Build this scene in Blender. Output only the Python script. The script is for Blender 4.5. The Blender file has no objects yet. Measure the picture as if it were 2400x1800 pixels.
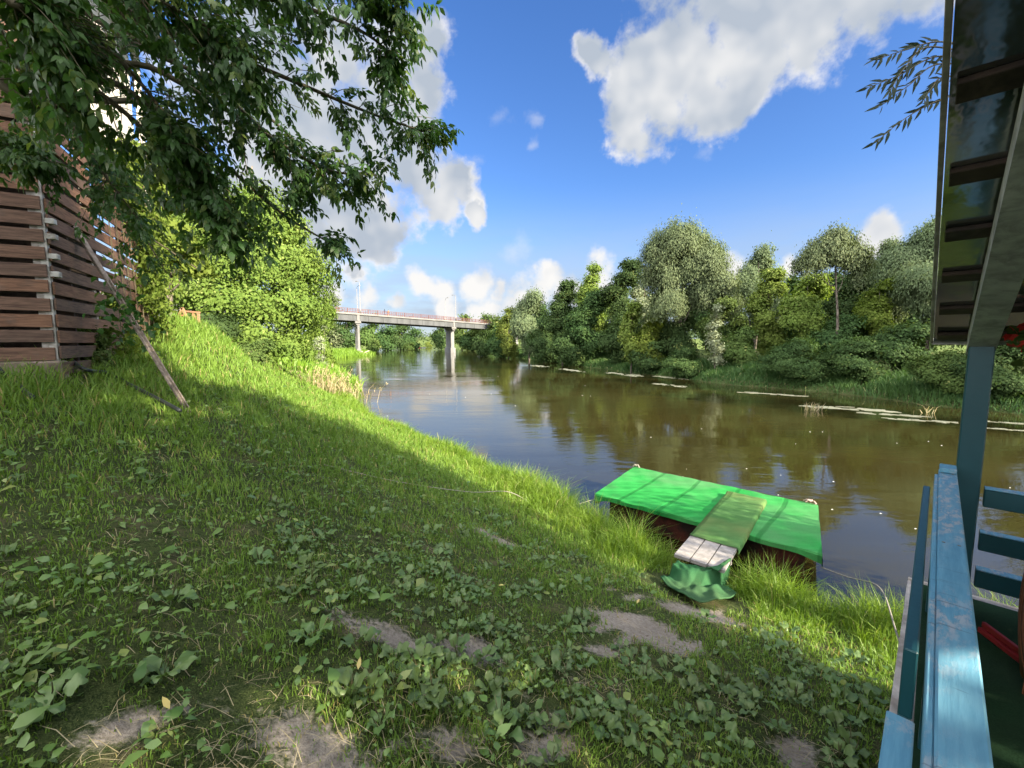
import bpy, bmesh, math, random
import numpy as np
from mathutils import Vector, Matrix

S = bpy.context.scene
COL = S.collection
RNG = np.random.default_rng(7)
random.seed(7)
R = math.radians

# ------------------------------------------------------------------ camera
CZ = 3.35                      # eye height above the river surface (z = 0)
PITCH = math.atan(97 / 1000)
cam = bpy.data.cameras.new('camera')
cam.lens = 15.0; cam.sensor_width = 36.0; cam.clip_start = 0.02; cam.clip_end = 6000
camo = bpy.data.objects.new('camera', cam); COL.objects.link(camo)
camo.location = (0, 0, CZ); camo.rotation_euler = (math.pi / 2 - PITCH, 0, 0)
S.camera = camo
_cp, _sp = math.cos(PITCH), math.sin(PITCH)

def ray(px, py):
    u = (px - 1200) / 1000; v = (900 - py) / 1000
    return np.array((u, _cp + v * _sp, -_sp + v * _cp))
def at(px, py, Y):             # the point of the sight line at the distance Y ahead
    d = ray(px, py); return d * (Y / d[1]) + np.array((0, 0, CZ))
def atz(px, py, z):            # the point of the sight line at the height z
    d = ray(px, py); return d * ((z - CZ) / d[2]) + np.array((0, 0, CZ))

# ------------------------------------------------------------------ terrain
LB = np.array([(60,-62),(14,-6.2),(8,1),(5.7,3.6),(3.72,4.62),(1.72,6.5),(.8,8.1),(-.65,10.3),(-2.8,13.2),(-5.3,16.2),(-11.6,28.5),(-26,58),(-38,88),(-38.5,108),(-41,124),(-60,170),(-86,260),(-104,340),(-300,430),(-2500,900)], float)
RB = np.array([(80,-55),(30,8),(24,19.4),(22.3,22.6),(21.8,27.4),(17.4,34.5),(12.6,50),(7.2,71.7),(-3,112),(-10.6,152),(-36,260),(-58,380),(-85,470),(-300,560),(-2500,1100)], float)

def sdist(x, y, P):            # signed distance, positive to the left of the direction of travel
    x = np.asarray(x, float); y = np.asarray(y, float)
    best = np.full(x.shape, 1e18); sg = np.ones(x.shape)
    for a, b in zip(P[:-1], P[1:]):
        d = b - a; L2 = d @ d
        t = np.clip(((x - a[0]) * d[0] + (y - a[1]) * d[1]) / L2, 0, 1)
        ex = x - a[0] - t * d[0]; ey = y - a[1] - t * d[1]
        q = ex * ex + ey * ey
        c = d[0] * (y - a[1]) - d[1] * (x - a[0])
        m = q < best - 1e-9
        best = np.where(m, q, best); sg = np.where(m, np.sign(c), sg)
    return np.sqrt(best) * sg
def wob(x, y, f, s=0):
    return (np.sin(x * f + s) * np.cos(y * f * 1.13 + 1.7 * s) + .6 * np.sin(x * f * 2.3 + y * f * 1.9 + s * 3) + .4 * np.sin(x * f * 4.1 - y * f * 3.7 + s)) / 2
def sL(x, y): return sdist(x, y, LB) + .18 * wob(x, y, 1.1, 3) * np.clip(np.hypot(x, y) / 12, .3, 2.5)
def sR(x, y): return -sdist(x, y, RB) + .5 * wob(x, y, .35, 5)

SOIL = []                      # worn bare patches (x, y, radius along, radius across)
for px, py, rx, ry in [(1500,1468,.46,.36),(1400,1530,.2,.15),(1590,1425,.25,.2),(640,1720,.24,.17),(720,1765,.22,.16),(560,1640,.15,.12),(205,1735,.16,.15),(1900,1770,.2,.15),(1330,1580,.16,.12),(1260,1650,.13,.1),(1160,1260,.3,.2),(1680,1445,.35,.25),(900,1480,.3,.14),(1120,1520,.2,.12),(1500,1400,.3,.14),(1050,1760,.14,.1),(1270,1760,.15,.12)]:
    SOIL.append((px, py, rx, ry))

def height(x, y):
    x = np.asarray(x, float); y = np.asarray(y, float)
    s = sL(x, y); r = sR(x, y)
    k = .28 + .24 * (1 - np.exp(-np.maximum(0, -x) / 4))
    k = np.where(y > 20, k * np.clip(1 - (y - 20) / 60, .35, 1), k)
    se = np.where(s < 5, s, 5 + 3.2 * (1 - np.exp(-(s - 5) * .5 / 3.2)))
    hl = (.25 - .13 * np.exp(-((x - 2.8) ** 2 + (y - 5.6) ** 2) / 3)) * np.clip(s / .35, 0, 1) + k * np.maximum(se, 0) + .025 * wob(x, y, 2.1, 1) + .05 * wob(x, y, .6, 2) * np.clip(s / 3, 0, 1)
    hl = hl + np.clip((s - 60) / 300, 0, 1) * 6 + .95 * np.clip((-x - 5.5) / 3.2, 0, 1) * np.clip((s - 2.5) / 3, 0, 1) * np.clip((24 - y) / 8, 0, 1)
    hr = .3 * np.clip(r / .5, 0, 1) + .14 * np.clip(r, 0, 14) + .12 * wob(x, y, .4, 4) * np.clip(r / 3, 0, 1) + np.clip((r - 60) / 300, 0, 1) * 6
    bed = -np.clip(np.minimum(-s, -r) * .35, .0, 1.3) - .02
    return np.where(s > 0, hl, np.where(r > 0, hr, bed))
def gz(x, y): return float(height(np.array([x]), np.array([y]))[0])
_TS = .8 * 1.004 ** np.arange(1150)
def on_ground(px, py):         # where a sight line meets the terrain
    d = ray(px, py); P = d[None] * _TS[:, None]
    g = np.maximum(height(P[:, 0], P[:, 1]), 0); below = P[:, 2] + CZ <= g
    i = int(np.argmax(below)) if below.any() else len(_TS) - 1
    if i > 0:
        e1 = P[i, 2] + CZ - g[i]; e0 = P[i-1, 2] + CZ - g[i-1]; f = e0 / (e0 - e1 + 1e-9); p = P[i-1] + (P[i] - P[i-1]) * f
    else: p = P[i]
    return np.array((p[0], p[1], max(gz(p[0], p[1]), 0)))
SOILW = []
for px, py, rx, ry in SOIL:
    p = on_ground(px, py); SOILW.append((p[0], p[1], rx, ry))
def soil(x, y):
    x = np.asarray(x, float); y = np.asarray(y, float)
    m = np.zeros(x.shape)
    for cx, cy, rx, ry in SOILW:
        d = np.sqrt(((x - cx) / (rx * .78)) ** 2 + ((y - cy) / (ry * .78)) ** 2) + .6 * wob(x, y, 7, cx) + .5 * wob(x, y, 17, cy)
        m = np.maximum(m, np.clip((1.5 - d) / .95, 0, 1) * (1 if rx > .3 else .76))
    return m

# ------------------------------------------------------------------ scene helpers
def wloc(o):
    v = Vector((0, 0, 0))
    while o is not None: v = v + o.location; o = o.parent
    return np.array(v)
def tag(o, label=None, cat=None, group=None, kind=None):
    if label: o['label'] = label
    if cat: o['category'] = cat
    if group: o['group'] = group
    if kind: o['kind'] = kind
    return o
def thing(name, label, cat, loc=(0, 0, 0), group=None):
    o = bpy.data.objects.new(name, None); COL.objects.link(o); o.location = [float(a) for a in loc]
    o.empty_display_size = .2
    return tag(o, label, cat, group)
def np_obj(name, V, F, mat, parent=None, loc=None, rnd=None, smooth=False, attrs=None):
    """One mesh object from arrays; F is (n, k) of one face size, or a list of faces. V in world space."""
    V = np.asarray(V, float)
    base = wloc(parent) if parent is not None else np.zeros(3)
    if loc is not None: base = base + np.asarray(loc, float) if parent is not None else np.asarray(loc, float)
    me = bpy.data.meshes.new(name)
    Vl = (V - base).astype(np.float32)
    if isinstance(F, np.ndarray):
        n, k = F.shape
        me.vertices.add(len(Vl)); me.vertices.foreach_set('co', Vl.ravel())
        me.loops.add(n * k); me.loops.foreach_set('vertex_index', F.astype(np.int32).ravel())
        me.polygons.add(n); me.polygons.foreach_set('loop_start', np.arange(0, n * k, k, dtype=np.int32))
        me.update(calc_edges=True)
    else:
        me.from_pydata(Vl.tolist(), [], F); me.update()
    if rnd is not None:
        a = me.attributes.new('rnd', 'FLOAT', 'FACE'); a.data.foreach_set('value', np.asarray(rnd, np.float32))
    for k_, v_ in (attrs or {}).items():
        a = me.attributes.new(k_, 'FLOAT', 'POINT'); a.data.foreach_set('value', np.asarray(v_, np.float32))
    if smooth: me.polygons.foreach_set('use_smooth', np.ones(len(me.polygons), bool))
    me.materials.append(mat)
    o = bpy.data.objects.new(name, me); COL.objects.link(o)
    if parent is not None: o.parent = parent
    elif loc is not None: o.location = [float(a) for a in loc]
    return o

class MB:
    """collects boxes, bars, tubes and loose faces into ONE mesh"""
    def __init__(s): s.v = []; s.f = []
    def add(s, V, F):
        o = len(s.v); s.v += [tuple(map(float, p)) for p in V]; s.f += [tuple(i + o for i in f) for f in F]; return s
    def frame(s, c, X, Y, Z, bev=0):     # box from centre and half-axis vectors
        c, X, Y, Z = map(lambda q: np.asarray(q, float), (c, X, Y, Z))
        if bev:
            lx, ly, lz = (np.linalg.norm(a) for a in (X, Y, Z))
            ux, uy, uz = X / lx, Y / ly, Z / lz
            b = min(bev, lx * .45, ly * .45, lz * .45)
            V = []; idx = {}
            for i in (-1, 1):
                for j in (-1, 1):
                    for k in (-1, 1):
                        p = c
                        for q in range(3):
                            e = [lx, ly, lz]
                            e = [e[a] - (b if a != q else 0) for a in range(3)]
                            idx[(i, j, k, q)] = len(V); V.append(p + i * e[0] * ux + j * e[1] * uy + k * e[2] * uz)
            F = []
            g = lambda i, j, k, q: idx[(i, j, k, q)]
            for i in (-1, 1):
                f = [g(i, -1, -1, 0), g(i, 1, -1, 0), g(i, 1, 1, 0), g(i, -1, 1, 0)]; F.append(f if i > 0 else f[::-1])
                f = [g(-1, i, -1, 1), g(-1, i, 1, 1), g(1, i, 1, 1), g(1, i, -1, 1)]; F.append(f if i > 0 else f[::-1])
                f = [g(-1, -1, i, 2), g(1, -1, i, 2), g(1, 1, i, 2), g(-1, 1, i, 2)]; F.append(f if i > 0 else f[::-1])
            for i in (-1, 1):
                for j in (-1, 1):
                    F.append([g(i, j, -1, 0), g(i, j, -1, 1), g(i, j, 1, 1), g(i, j, 1, 0)])
                    F.append([g(i, -1, j, 0), g(i, -1, j, 2), g(i, 1, j, 2), g(i, 1, j, 0)])
                    F.append([g(-1, i, j, 1), g(-1, i, j, 2), g(1, i, j, 2), g(1, i, j, 1)])
                    for k in (-1, 1): F.append([g(i, j, k, 0), g(i, j, k, 1), g(i, j, k, 2)])
            return s.add(V, F)
        V = [c + i * X + j * Y + k * Z for i in (-1, 1) for j in (-1, 1) for k in (-1, 1)]
        return s.add(V, [(0,1,3,2),(4,6,7,5),(0,4,5,1),(2,3,7,6),(0,2,6,4),(1,5,7,3)])
    def box(s, c, sx, sy, sz, rz=0, bev=0):
        ca, sa = math.cos(rz), math.sin(rz)
        return s.frame(c, (ca*sx/2, sa*sx/2, 0), (-sa*sy/2, ca*sy/2, 0), (0, 0, sz/2), bev)
    def bar(s, p, q, w, h, up=(0, 0, 1), bev=0):
        p = np.asarray(p, float); q = np.asarray(q, float); d = q - p; L = np.linalg.norm(d); d = d / L
        sd = np.cross(d, up); n = np.linalg.norm(sd)
        if n < 1e-4: sd = np.cross(d, (1, 0, 0)); n = np.linalg.norm(sd)
        sd = sd / n; u = np.cross(sd, d)
        return s.frame((p + q) / 2, d * L / 2, sd * w / 2, u * h / 2, bev)
    def tube(s, P, rad, n=8, cap=True):
        P = [np.asarray(p, float) for p in P]
        if np.isscalar(rad): rad = [rad] * len(P)
        o = len(s.v); prev = None
        for i, p in enumerate(P):
            d = P[min(i + 1, len(P) - 1)] - P[max(i - 1, 0)]; d = d / (np.linalg.norm(d) + 1e-12)
            if prev is None:
                a = np.cross(d, (0, 0, 1))
                if np.linalg.norm(a) < .1: a = np.cross(d, (1, 0, 0))
            else: a = prev - d * (prev @ d)
            a = a / np.linalg.norm(a); prev = a; b = np.cross(d, a)
            for k in range(n):
                t = 2 * math.pi * k / n
                s.v.append(tuple(p + rad[i] * (a * math.cos(t) + b * math.sin(t))))
        for i in range(len(P) - 1):
            for k in range(n):
                s.f.append((o + i*n + k, o + i*n + (k+1) % n, o + (i+1)*n + (k+1) % n, o + (i+1)*n + k))
        if cap:
            s.f.append(tuple(o + k for k in range(n))[::-1]); e = o + (len(P)-1)*n; s.f.append(tuple(e + k for k in range(n)))
        return s
    def build(s, name, mat, parent=None, loc=None, smooth=False):
        return np_obj(name, np.array(s.v), s.f, mat, parent, loc, smooth=smooth)

def curve(P, n=16):            # Catmull-Rom through the points
    P = [np.asarray(p, float) for p in P]; P = [2*P[0]-P[1]] + P + [2*P[-1]-P[-2]]
    out = []
    for i in range(1, len(P) - 2):
        for k in range(n):
            t = k / n; a, b, c, d = P[i-1:i+3]
            out.append(.5 * (2*b + (c-a)*t + (2*a-5*b+4*c-d)*t*t + (3*b-a-3*c+d)*t**3))
    out.append(P[-2]); return out

# ------------------------------------------------------------------ materials
class NT:
    def __init__(s, nt): s.nt = nt; s.n = nt.nodes; s.l = nt.links
    def new(s, t, **kw):
        nd = s.n.new(t); ins = kw.pop('i', {})
        for k, v in kw.items(): setattr(nd, k, v)
        for k, v in ins.items():
            if hasattr(v, 'is_linked') or isinstance(v, bpy.types.NodeSocket): s.l.new(v, nd.inputs[k])
            else: nd.inputs[k].default_value = v
        return nd
    def math(s, op, a, b=0.0, c=0.0, clamp=False):
        return s.new('ShaderNodeMath', operation=op, use_clamp=clamp, i={0: a, 1: b, 2: c}).outputs[0]
    def mix(s, f, a, b, blend='MIX'):
        nd = s.n.new('ShaderNodeMix'); nd.data_type = 'RGBA'; nd.blend_type = blend
        for k, v in ((0, f), (6, a), (7, b)):
            if isinstance(v, bpy.types.NodeSocket): s.l.new(v, nd.inputs[k])
            else: nd.inputs[k].default_value = (*v, 1) if isinstance(v, tuple) and len(v) == 3 else v
        return nd.outputs[2]
    def noise(s, vec, scale, detail=4, rough=.55, dist=0.0, out=0):
        i = {'Scale': scale, 'Detail': detail, 'Roughness': rough, 'Distortion': dist}
        if vec is not None: i['Vector'] = vec
        return s.new('ShaderNodeTexNoise', i=i).outputs[out]
    def ramp(s, f, lo, hi, a=0.0, b=1.0, smooth=True):
        return s.new('ShaderNodeMapRange', interpolation_type='SMOOTHSTEP' if smooth else 'LINEAR', i={0: f, 1: lo, 2: hi, 3: a, 4: b}).outputs[0]
    def mapping(s, vec, scale=(1, 1, 1), rot=(0, 0, 0), loc=(0, 0, 0)):
        return s.new('ShaderNodeMapping', i={0: vec, 1: loc, 2: rot, 3: scale}).outputs[0]
    def bump(s, h, strength=.3, dist=.02):
        return s.new('ShaderNodeBump', i={'Strength': strength, 'Distance': dist, 'Height': h}).outputs[0]

def new_mat(name):
    m = bpy.data.materials.new(name); m.use_nodes = True
    t = NT(m.node_tree); t.n.clear()
    out = t.n.new('ShaderNodeOutputMaterial')
    return m, t, out
def surf(name, build, rough=.7, spec=.3, metal=0.0):
    """build(t, obj_coords, pos) -> (colour, bump_height or None, bump strength, bump distance[, roughness])"""
    m, t, out = new_mat(name)
    co = t.n.new('ShaderNodeTexCoord').outputs['Object']
    pos = t.n.new('ShaderNodeNewGeometry')
    r = build(t, co, pos)
    b = t.new('ShaderNodeBsdfPrincipled', i={'Roughness': r[4] if len(r) > 4 else rough, 'Specular IOR Level': spec, 'Metallic': metal})
    if isinstance(r[0], bpy.types.NodeSocket): t.l.new(r[0], b.inputs['Base Color'])
    else: b.inputs['Base Color'].default_value = (*r[0], 1)
    if r[1] is not None: t.l.new(t.bump(r[1], r[2], r[3]), b.inputs['Normal'])
    t.l.new(b.outputs[0], out.inputs[0]); return m
def leaf_mat(name, a, b, c=None, trans=.35, rough=.5, spec=.3, patch=.35, cshare=.08, tint=(1.15, 1.2, .5)):
    m, t, out = new_mat(name)
    rnd = t.new('ShaderNodeAttribute', attribute_name='rnd').outputs['Fac']
    g = t.n.new('ShaderNodeNewGeometry')
    oi = t.n.new('ShaderNodeObjectInfo').outputs['Random']
    nz = t.ramp(t.noise(g.outputs['Position'], patch, 2), .3, .7)
    f = t.math('ADD', t.math('MULTIPLY', rnd, .6), t.math('MULTIPLY', nz, .4))
    col = t.mix(f, a, b)
    if c is not None: col = t.mix(t.math('GREATER_THAN', rnd, 1 - cshare), col, c)
    hs = t.new('ShaderNodeHueSaturation', i={'Hue': t.math('MULTIPLY_ADD', oi, .02, .495), 'Value': t.math('MULTIPLY_ADD', oi, .3, .85), 'Color': col}).outputs[0]
    p = t.new('ShaderNodeBsdfPrincipled', i={'Base Color': hs, 'Roughness': rough, 'Specular IOR Level': spec})
    tr = t.new('ShaderNodeBsdfTranslucent', i={'Color': t.mix(1.0, hs, tint, 'MULTIPLY')})
    mx = t.new('ShaderNodeMixShader', i={0: trans, 1: p.outputs[0], 2: tr.outputs[0]})
    t.l.new(mx.outputs[0], out.inputs[0]); return m

def _wood(a, b, scale=(2, 2, 30), rough_n=18):
    def f(t, co, g):
        n = t.noise(t.mapping(co, scale), 2.2, 6, .65, .4)
        isl = g.outputs['Random Per Island']
        col = t.mix(t.ramp(n, .3, .7), a, b)
        col = t.new('ShaderNodeHueSaturation', i={'Value': t.math('MULTIPLY_ADD', isl, .55, .7), 'Saturation': t.math('MULTIPLY_ADD', isl, .3, .8), 'Color': col}).outputs[0]
        blot = t.ramp(t.noise(co, 5, 4), .55, .8)
        col = t.mix(t.math('MULTIPLY', blot, .4), col, (.09, .085, .075))
        return col, n, .35, .006
    return f
M = {}
M['slat'] = surf('brown_stained_wood', _wood((.085, .045, .030), (.20, .112, .072), (2, 2, 26)), .75)
M['greywood'] = surf('grey_weathered_wood', _wood((.19, .17, .15), (.42, .39, .36), (3, 3, 3)), .8)
M['plank'] = surf('pale_weathered_plank', _wood((.17, .16, .15), (.30, .28, .265), (4, 4, 4)), .8)
M['beam'] = surf('beam_wood', _wood((.2, .2, .19), (.42, .42, .4), (4, 4, 4)), .7)
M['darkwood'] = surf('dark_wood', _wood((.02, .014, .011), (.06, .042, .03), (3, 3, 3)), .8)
M['prop'] = surf('old_prop_wood', _wood((.10, .08, .065), (.27, .22, .18), (5, 5, 5)), .85)
M['orangewood'] = surf('orange_wood', _wood((.20, .10, .055), (.32, .18, .10), (4, 4, 4)), .8)
M['bark'] = surf('bark', lambda t, co, g: (t.mix(t.ramp(t.noise(t.mapping(co, (6, 6, 1.5)), 2, 6), .35, .65), (.045, .036, .028), (.16, .135, .11)), t.noise(t.mapping(co, (9, 9, 2)), 2, 6), .8, .03), .9)
M['twig'] = surf('twig_bark', lambda t, co, g: (t.mix(t.noise(co, 20), (.05, .045, .025), (.12, .1, .06)), None, 0, 0), .8)
M['wallpanel'] = surf('pale_wall_panel', lambda t, co, g: (t.mix(t.ramp(t.noise(t.mapping(co, (1, 1, .3)), 2.5, 6), .35, .75), (.62, .60, .54), (.44, .42, .37)), t.noise(co, 40), .1, .004), .8)
M['whitestrip'] = surf('white_painted_wood', lambda t, co, g: (t.mix(t.ramp(t.noise(co, 12, 5), .4, .7), (.50, .49, .46), (.26, .24, .21)), t.noise(co, 30), .2, .004), .7)
M['masonry'] = surf('rough_plinth', lambda t, co, g: (t.mix(t.ramp(t.noise(co, 6, 6), .35, .65), (.13, .10, .08), (.28, .22, .18)), t.noise(co, 14, 6), .6, .02), .9)
M['girder'] = surf('grey_bridge_girder', lambda t, co, g: (t.mix(t.ramp(t.noise(t.mapping(co, (.3, .3, .1)), 2, 6), .35, .7), (.082, .087, .092), (.056, .06, .064)), None, 0, 0), .8)
M['concrete'] = surf('concrete', lambda t, co, g: (t.mix(t.ramp(t.noise(t.mapping(co, (.25, .25, .08)), 2, 6), .35, .7), (.185, .185, .182), (.125, .125, .122)), t.noise(co, 5, 6), .2, .02), .85)
M['concrete_pale'] = surf('pale_concrete', lambda t, co, g: (t.mix(t.ramp(t.noise(co, .4, 6), .35, .7), (.165, .162, .158), (.115, .113, .11)), None, 0, 0), .8)
M['redrail'] = surf('red_brown_railing_paint', lambda t, co, g: (t.mix(t.noise(co, 1.5), (.095, .04, .033), (.13, .06, .05)), None, 0, 0), .6)
M['galv'] = surf('galvanised_steel', lambda t, co, g: (t.mix(t.noise(co, 2), (.16, .155, .15), (.24, .23, .22)), None, 0, 0), .5, .5, .3)
M['hose'] = surf('black_plastic', lambda t, co, g: (t.mix(t.noise(co, 12), (.010, .013, .015), (.03, .035, .036)), t.noise(co, 60), .2, .002), .45, .4)
M['rope'] = surf('pale_rope', lambda t, co, g: (t.mix(t.noise(co, 60), (.15, .14, .11), (.29, .27, .22)), t.noise(co, 200), .5, .003), .9)
M['pinkrope'] = surf('frayed_pink_rope', lambda t, co, g: (t.mix(t.noise(co, 50), (.35, .22, .19), (.42, .33, .29)), None, 0, 0), .9)
M['rust'] = surf('rusty_red_steel', lambda t, co, g: (t.mix(t.ramp(t.noise(co, 3, 6), .42, .62), (.085, .022, .014), (.022, .013, .010)), t.noise(co, 20), .4, .01), .8)
def _carpet(a, b, wear):
    def f(t, co, g):
        n = t.noise(t.mapping(co, (1, 3.5, 1)), 1.6, 6, .6)
        big = t.noise(co, .9, 3)
        col = t.mix(t.ramp(n, .3, .7), a, b)
        col = t.mix(t.math('MULTIPLY', t.ramp(big, .42, .7), .75), col, wear)
        fib = t.noise(co, 160, 2)
        col = t.mix(t.math('MULTIPLY', t.ramp(fib, .35, .75), .35), col, tuple(x * .45 for x in a))
        h = t.math('ADD', t.math('MULTIPLY', fib, .3), t.math('MULTIPLY', t.noise(co, 7, 4), .45))
        crease = t.noise(t.mapping(co, (1, 1, 1), (0, 0, R(41)), (0, 0, 0)), 1.0, 2)
        wv = t.new('ShaderNodeTexWave', i={'Vector': t.mapping(co, (1, 1, 1), (0, 0, R(41))), 'Scale': .42, 'Distortion': 1.2, 'Detail': 3.0}).outputs[1]
        seam = t.ramp(wv, .965, .995)
        col = t.mix(t.math('MULTIPLY', seam, .45), col, tuple(x * .35 for x in a))
        spots = t.ramp(t.noise(co, 23, 5, .7), .62, .72)
        col = t.mix(t.math('MULTIPLY', spots, .35), col, (.09, .11, .05))
        return col, t.math('ADD', h, t.math('MULTIPLY', seam, -.8)), .5, .010
    return f
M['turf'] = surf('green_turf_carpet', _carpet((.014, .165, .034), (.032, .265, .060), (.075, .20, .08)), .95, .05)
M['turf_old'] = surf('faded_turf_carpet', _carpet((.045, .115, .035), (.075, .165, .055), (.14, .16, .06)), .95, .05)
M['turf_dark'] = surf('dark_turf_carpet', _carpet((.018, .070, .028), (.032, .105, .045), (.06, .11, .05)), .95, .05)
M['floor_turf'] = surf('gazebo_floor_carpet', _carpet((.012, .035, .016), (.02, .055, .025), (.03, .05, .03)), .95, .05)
def _paint(t, co, g):
    al = t.mapping(co, (1, 1, 1), (0, 0, R(-45)))            # x along the board
    grain = t.noise(t.mapping(al, (2.2, 26, 26)), 2.0, 6, .7)
    n = t.noise(t.mapping(al, (14, 34, 34)), 1.0, 8, .75); m = t.noise(t.mapping(al, (1.6, 3, 3)), 1.0, 3)
    worn = t.math('MULTIPLY', t.ramp(n, .48, .58), t.ramp(m, .40, .58))
    col = t.mix(t.ramp(grain, .3, .7), (.075, .235, .36), (.125, .325, .46))
    col = t.mix(t.math('MULTIPLY', t.ramp(t.noise(al, 5, 5), .4, .7), .35), col, (.17, .34, .43))
    col = t.mix(t.math('MULTIPLY', worn, .75), col, (.40, .39, .41))
    scr = t.ramp(t.noise(t.mapping(al, (60, 4, 4)), 1.2, 3), .66, .72)
    col = t.mix(t.math('MULTIPLY', scr, .5), col, (.05, .09, .12))
    return col, t.math('ADD', grain, t.math('MULTIPLY', worn, -.7)), .45, .004
M['bluepaint'] = surf('worn_blue_paint', _paint, .62, .3)
M['navy_shade'] = surf('teal_shade_paint', lambda t, co, g: (t.mix(t.noise(co, 8, 6), (.004, .046, .062), (.009, .066, .082)), t.noise(co, 30, 4), .25, .004), .45, .45)  # darker copy of the blue paint, shade of the side faces put into it
M['roofsheet'] = surf('glossy_metal_roof_sheet', lambda t, co, g: (t.mix(t.ramp(t.noise(co, 1.3, 5), .4, .7), (.20, .205, .19), (.42, .42, .40)), t.noise(t.mapping(co, (1, 1, 1), (0, 0, R(-45))), 3.2, 4), .16, .03, t.ramp(t.noise(co, 2.5, 4), .3, .8, .06, .22)), .12, .5, .8)
M['redpaint'] = surf('dark_red_paint', lambda t, co, g: (t.mix(t.noise(co, 14), (.22, .012, .02), (.32, .03, .03)), None, 0, 0), .5)
M['wicker'] = surf('rust_brown_wicker', lambda t, co, g: (t.mix(t.ramp(t.new('ShaderNodeTexWave', i={'Vector': co, 'Scale': 22.0, 'Distortion': 2.0}).outputs[1], .2, .8), (.14, .045, .02), (.34, .12, .055)), t.new('ShaderNodeTexWave', i={'Vector': co, 'Scale': 22.0, 'Distortion': 2.0}).outputs[1], .8, .01), .7)
M['carred'] = surf('red_car_paint', lambda t, co, g: ((.34, .05, .04), None, 0, 0), .25, .5)
M['glass_dark'] = surf('dark_window_glass', lambda t, co, g: ((.015, .018, .02), None, 0, 0), .08, .5)
M['rubber'] = surf('tyre_rubber', lambda t, co, g: ((.02, .02, .02), None, 0, 0), .8)
M['skin'] = surf('skin', lambda t, co, g: ((.5, .3, .22), None, 0, 0), .6)
M['cloth_blue'] = surf('dark_blue_clothing', lambda t, co, g: ((.05, .06, .1), None, 0, 0), .9)
M['cloth_orange'] = surf('orange_clothing', lambda t, co, g: ((.5, .22, .1), None, 0, 0), .9)
M['scum'] = surf('floating_pale_weed', lambda t, co, g: (t.mix(t.noise(co, 6, 6), (.24, .25, .14), (.42, .40, .28)), t.noise(co, 25, 4), .6, .01), .9)
M['foam'] = surf('river_foam', lambda t, co, g: ((.7, .7, .66), None, 0, 0), .9)
M['driftwood'] = surf('bleached_driftwood', _wood((.30, .24, .18), (.55, .46, .36), (4, 4, 4)), .85)
M['boatred'] = surf('red_boat_hull', lambda t, co, g: ((.42, .09, .06), None, 0, 0), .5)
M['boatdark'] = surf('dark_boat_hull', lambda t, co, g: ((.05, .055, .07), None, 0, 0), .5)

# foliage
M['grass'] = leaf_mat('lawn_blades', (.105, .188, .025), (.19, .28, .048), (.30, .25, .11), .35, .5, .25, .7, .07, (1.2, 1.2, .45))
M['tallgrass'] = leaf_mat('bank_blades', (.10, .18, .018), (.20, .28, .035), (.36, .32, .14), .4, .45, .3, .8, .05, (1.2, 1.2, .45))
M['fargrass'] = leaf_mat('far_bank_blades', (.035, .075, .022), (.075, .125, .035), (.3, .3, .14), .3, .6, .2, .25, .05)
M['cover'] = leaf_mat('ground_cover_leaf', (.075, .155, .032), (.15, .23, .06), (.21, .26, .07), .28, .38, .45, 1.5, .1)
M['plantain'] = leaf_mat('plantain_leaf', (.075, .135, .040), (.135, .195, .065), (.17, .2, .06), .25, .42, .4, 3, .02)
M['stalk'] = leaf_mat('plantain_stalk', (.07, .07, .03), (.11, .09, .05), None, .1, .7, .2)
M['maple'] = leaf_mat('box_elder_leaf', (.034, .086, .020), (.072, .140, .032), (.12, .17, .04), .42, .42, .32, 1.2, .12)
M['bush'] = leaf_mat('bright_bush_leaf', (.080, .135, .025), (.160, .21, .045), (.23, .27, .08), .35, .7, .10, .5, .08)
M['lime'] = leaf_mat('lime_leaf', (.092, .145, .022), (.165, .215, .042), (.22, .25, .07), .4, .7, .10, .5, .06)
M['willow'] = leaf_mat('willow_leaf', (.088, .120, .058), (.132, .165, .085), (.17, .20, .11), .25, .7, .10, .5, .1, (1.1, 1.15, .6))
M['dark'] = leaf_mat('dark_leaf', (.030, .060, .020), (.065, .105, .032), (.11, .14, .04), .28, .7, .10, .4, .06)
M['mid'] = leaf_mat('mid_green_leaf', (.055, .095, .026), (.105, .15, .040), (.17, .19, .06), .3, .7, .10, .4, .07)
M['yellow'] = leaf_mat('yellow_green_leaf', (.098, .145, .028), (.175, .22, .05), (.24, .26, .08), .35, .7, .10, .5, .07)
M['silver'] = leaf_mat('silver_leaf', (.15, .18, .10), (.25, .28, .18), (.3, .33, .22), .2, .7, .10, .6, .05)
M['farleaf'] = leaf_mat('far_leaf', (.045, .075, .032), (.085, .12, .05), None, .25, .7, .10, .1)
M['willowtwig'] = leaf_mat('hanging_willow_leaf', (.018, .030, .019), (.033, .052, .031), None, .25, .6, .15, 2)
M['creeper'] = leaf_mat('creeper_leaf', (.03, .075, .015), (.10, .14, .02), (.45, .035, .02), .35, .45, .35, 6, .28, (1.1, 1.0, .5))
M['reed'] = leaf_mat('dry_reed', (.34, .28, .15), (.55, .47, .30), (.16, .2, .05), .35, .6, .2, 1, .2, (1.1, 1.05, .8))
M['fallen'] = leaf_mat('fallen_yellow_leaf', (.45, .36, .10), (.6, .5, .2), None, .2, .6, .3)
M['straw'] = leaf_mat('dry_straw', (.20, .16, .09), (.42, .36, .23), None, .15, .6, .2, 2)
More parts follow.
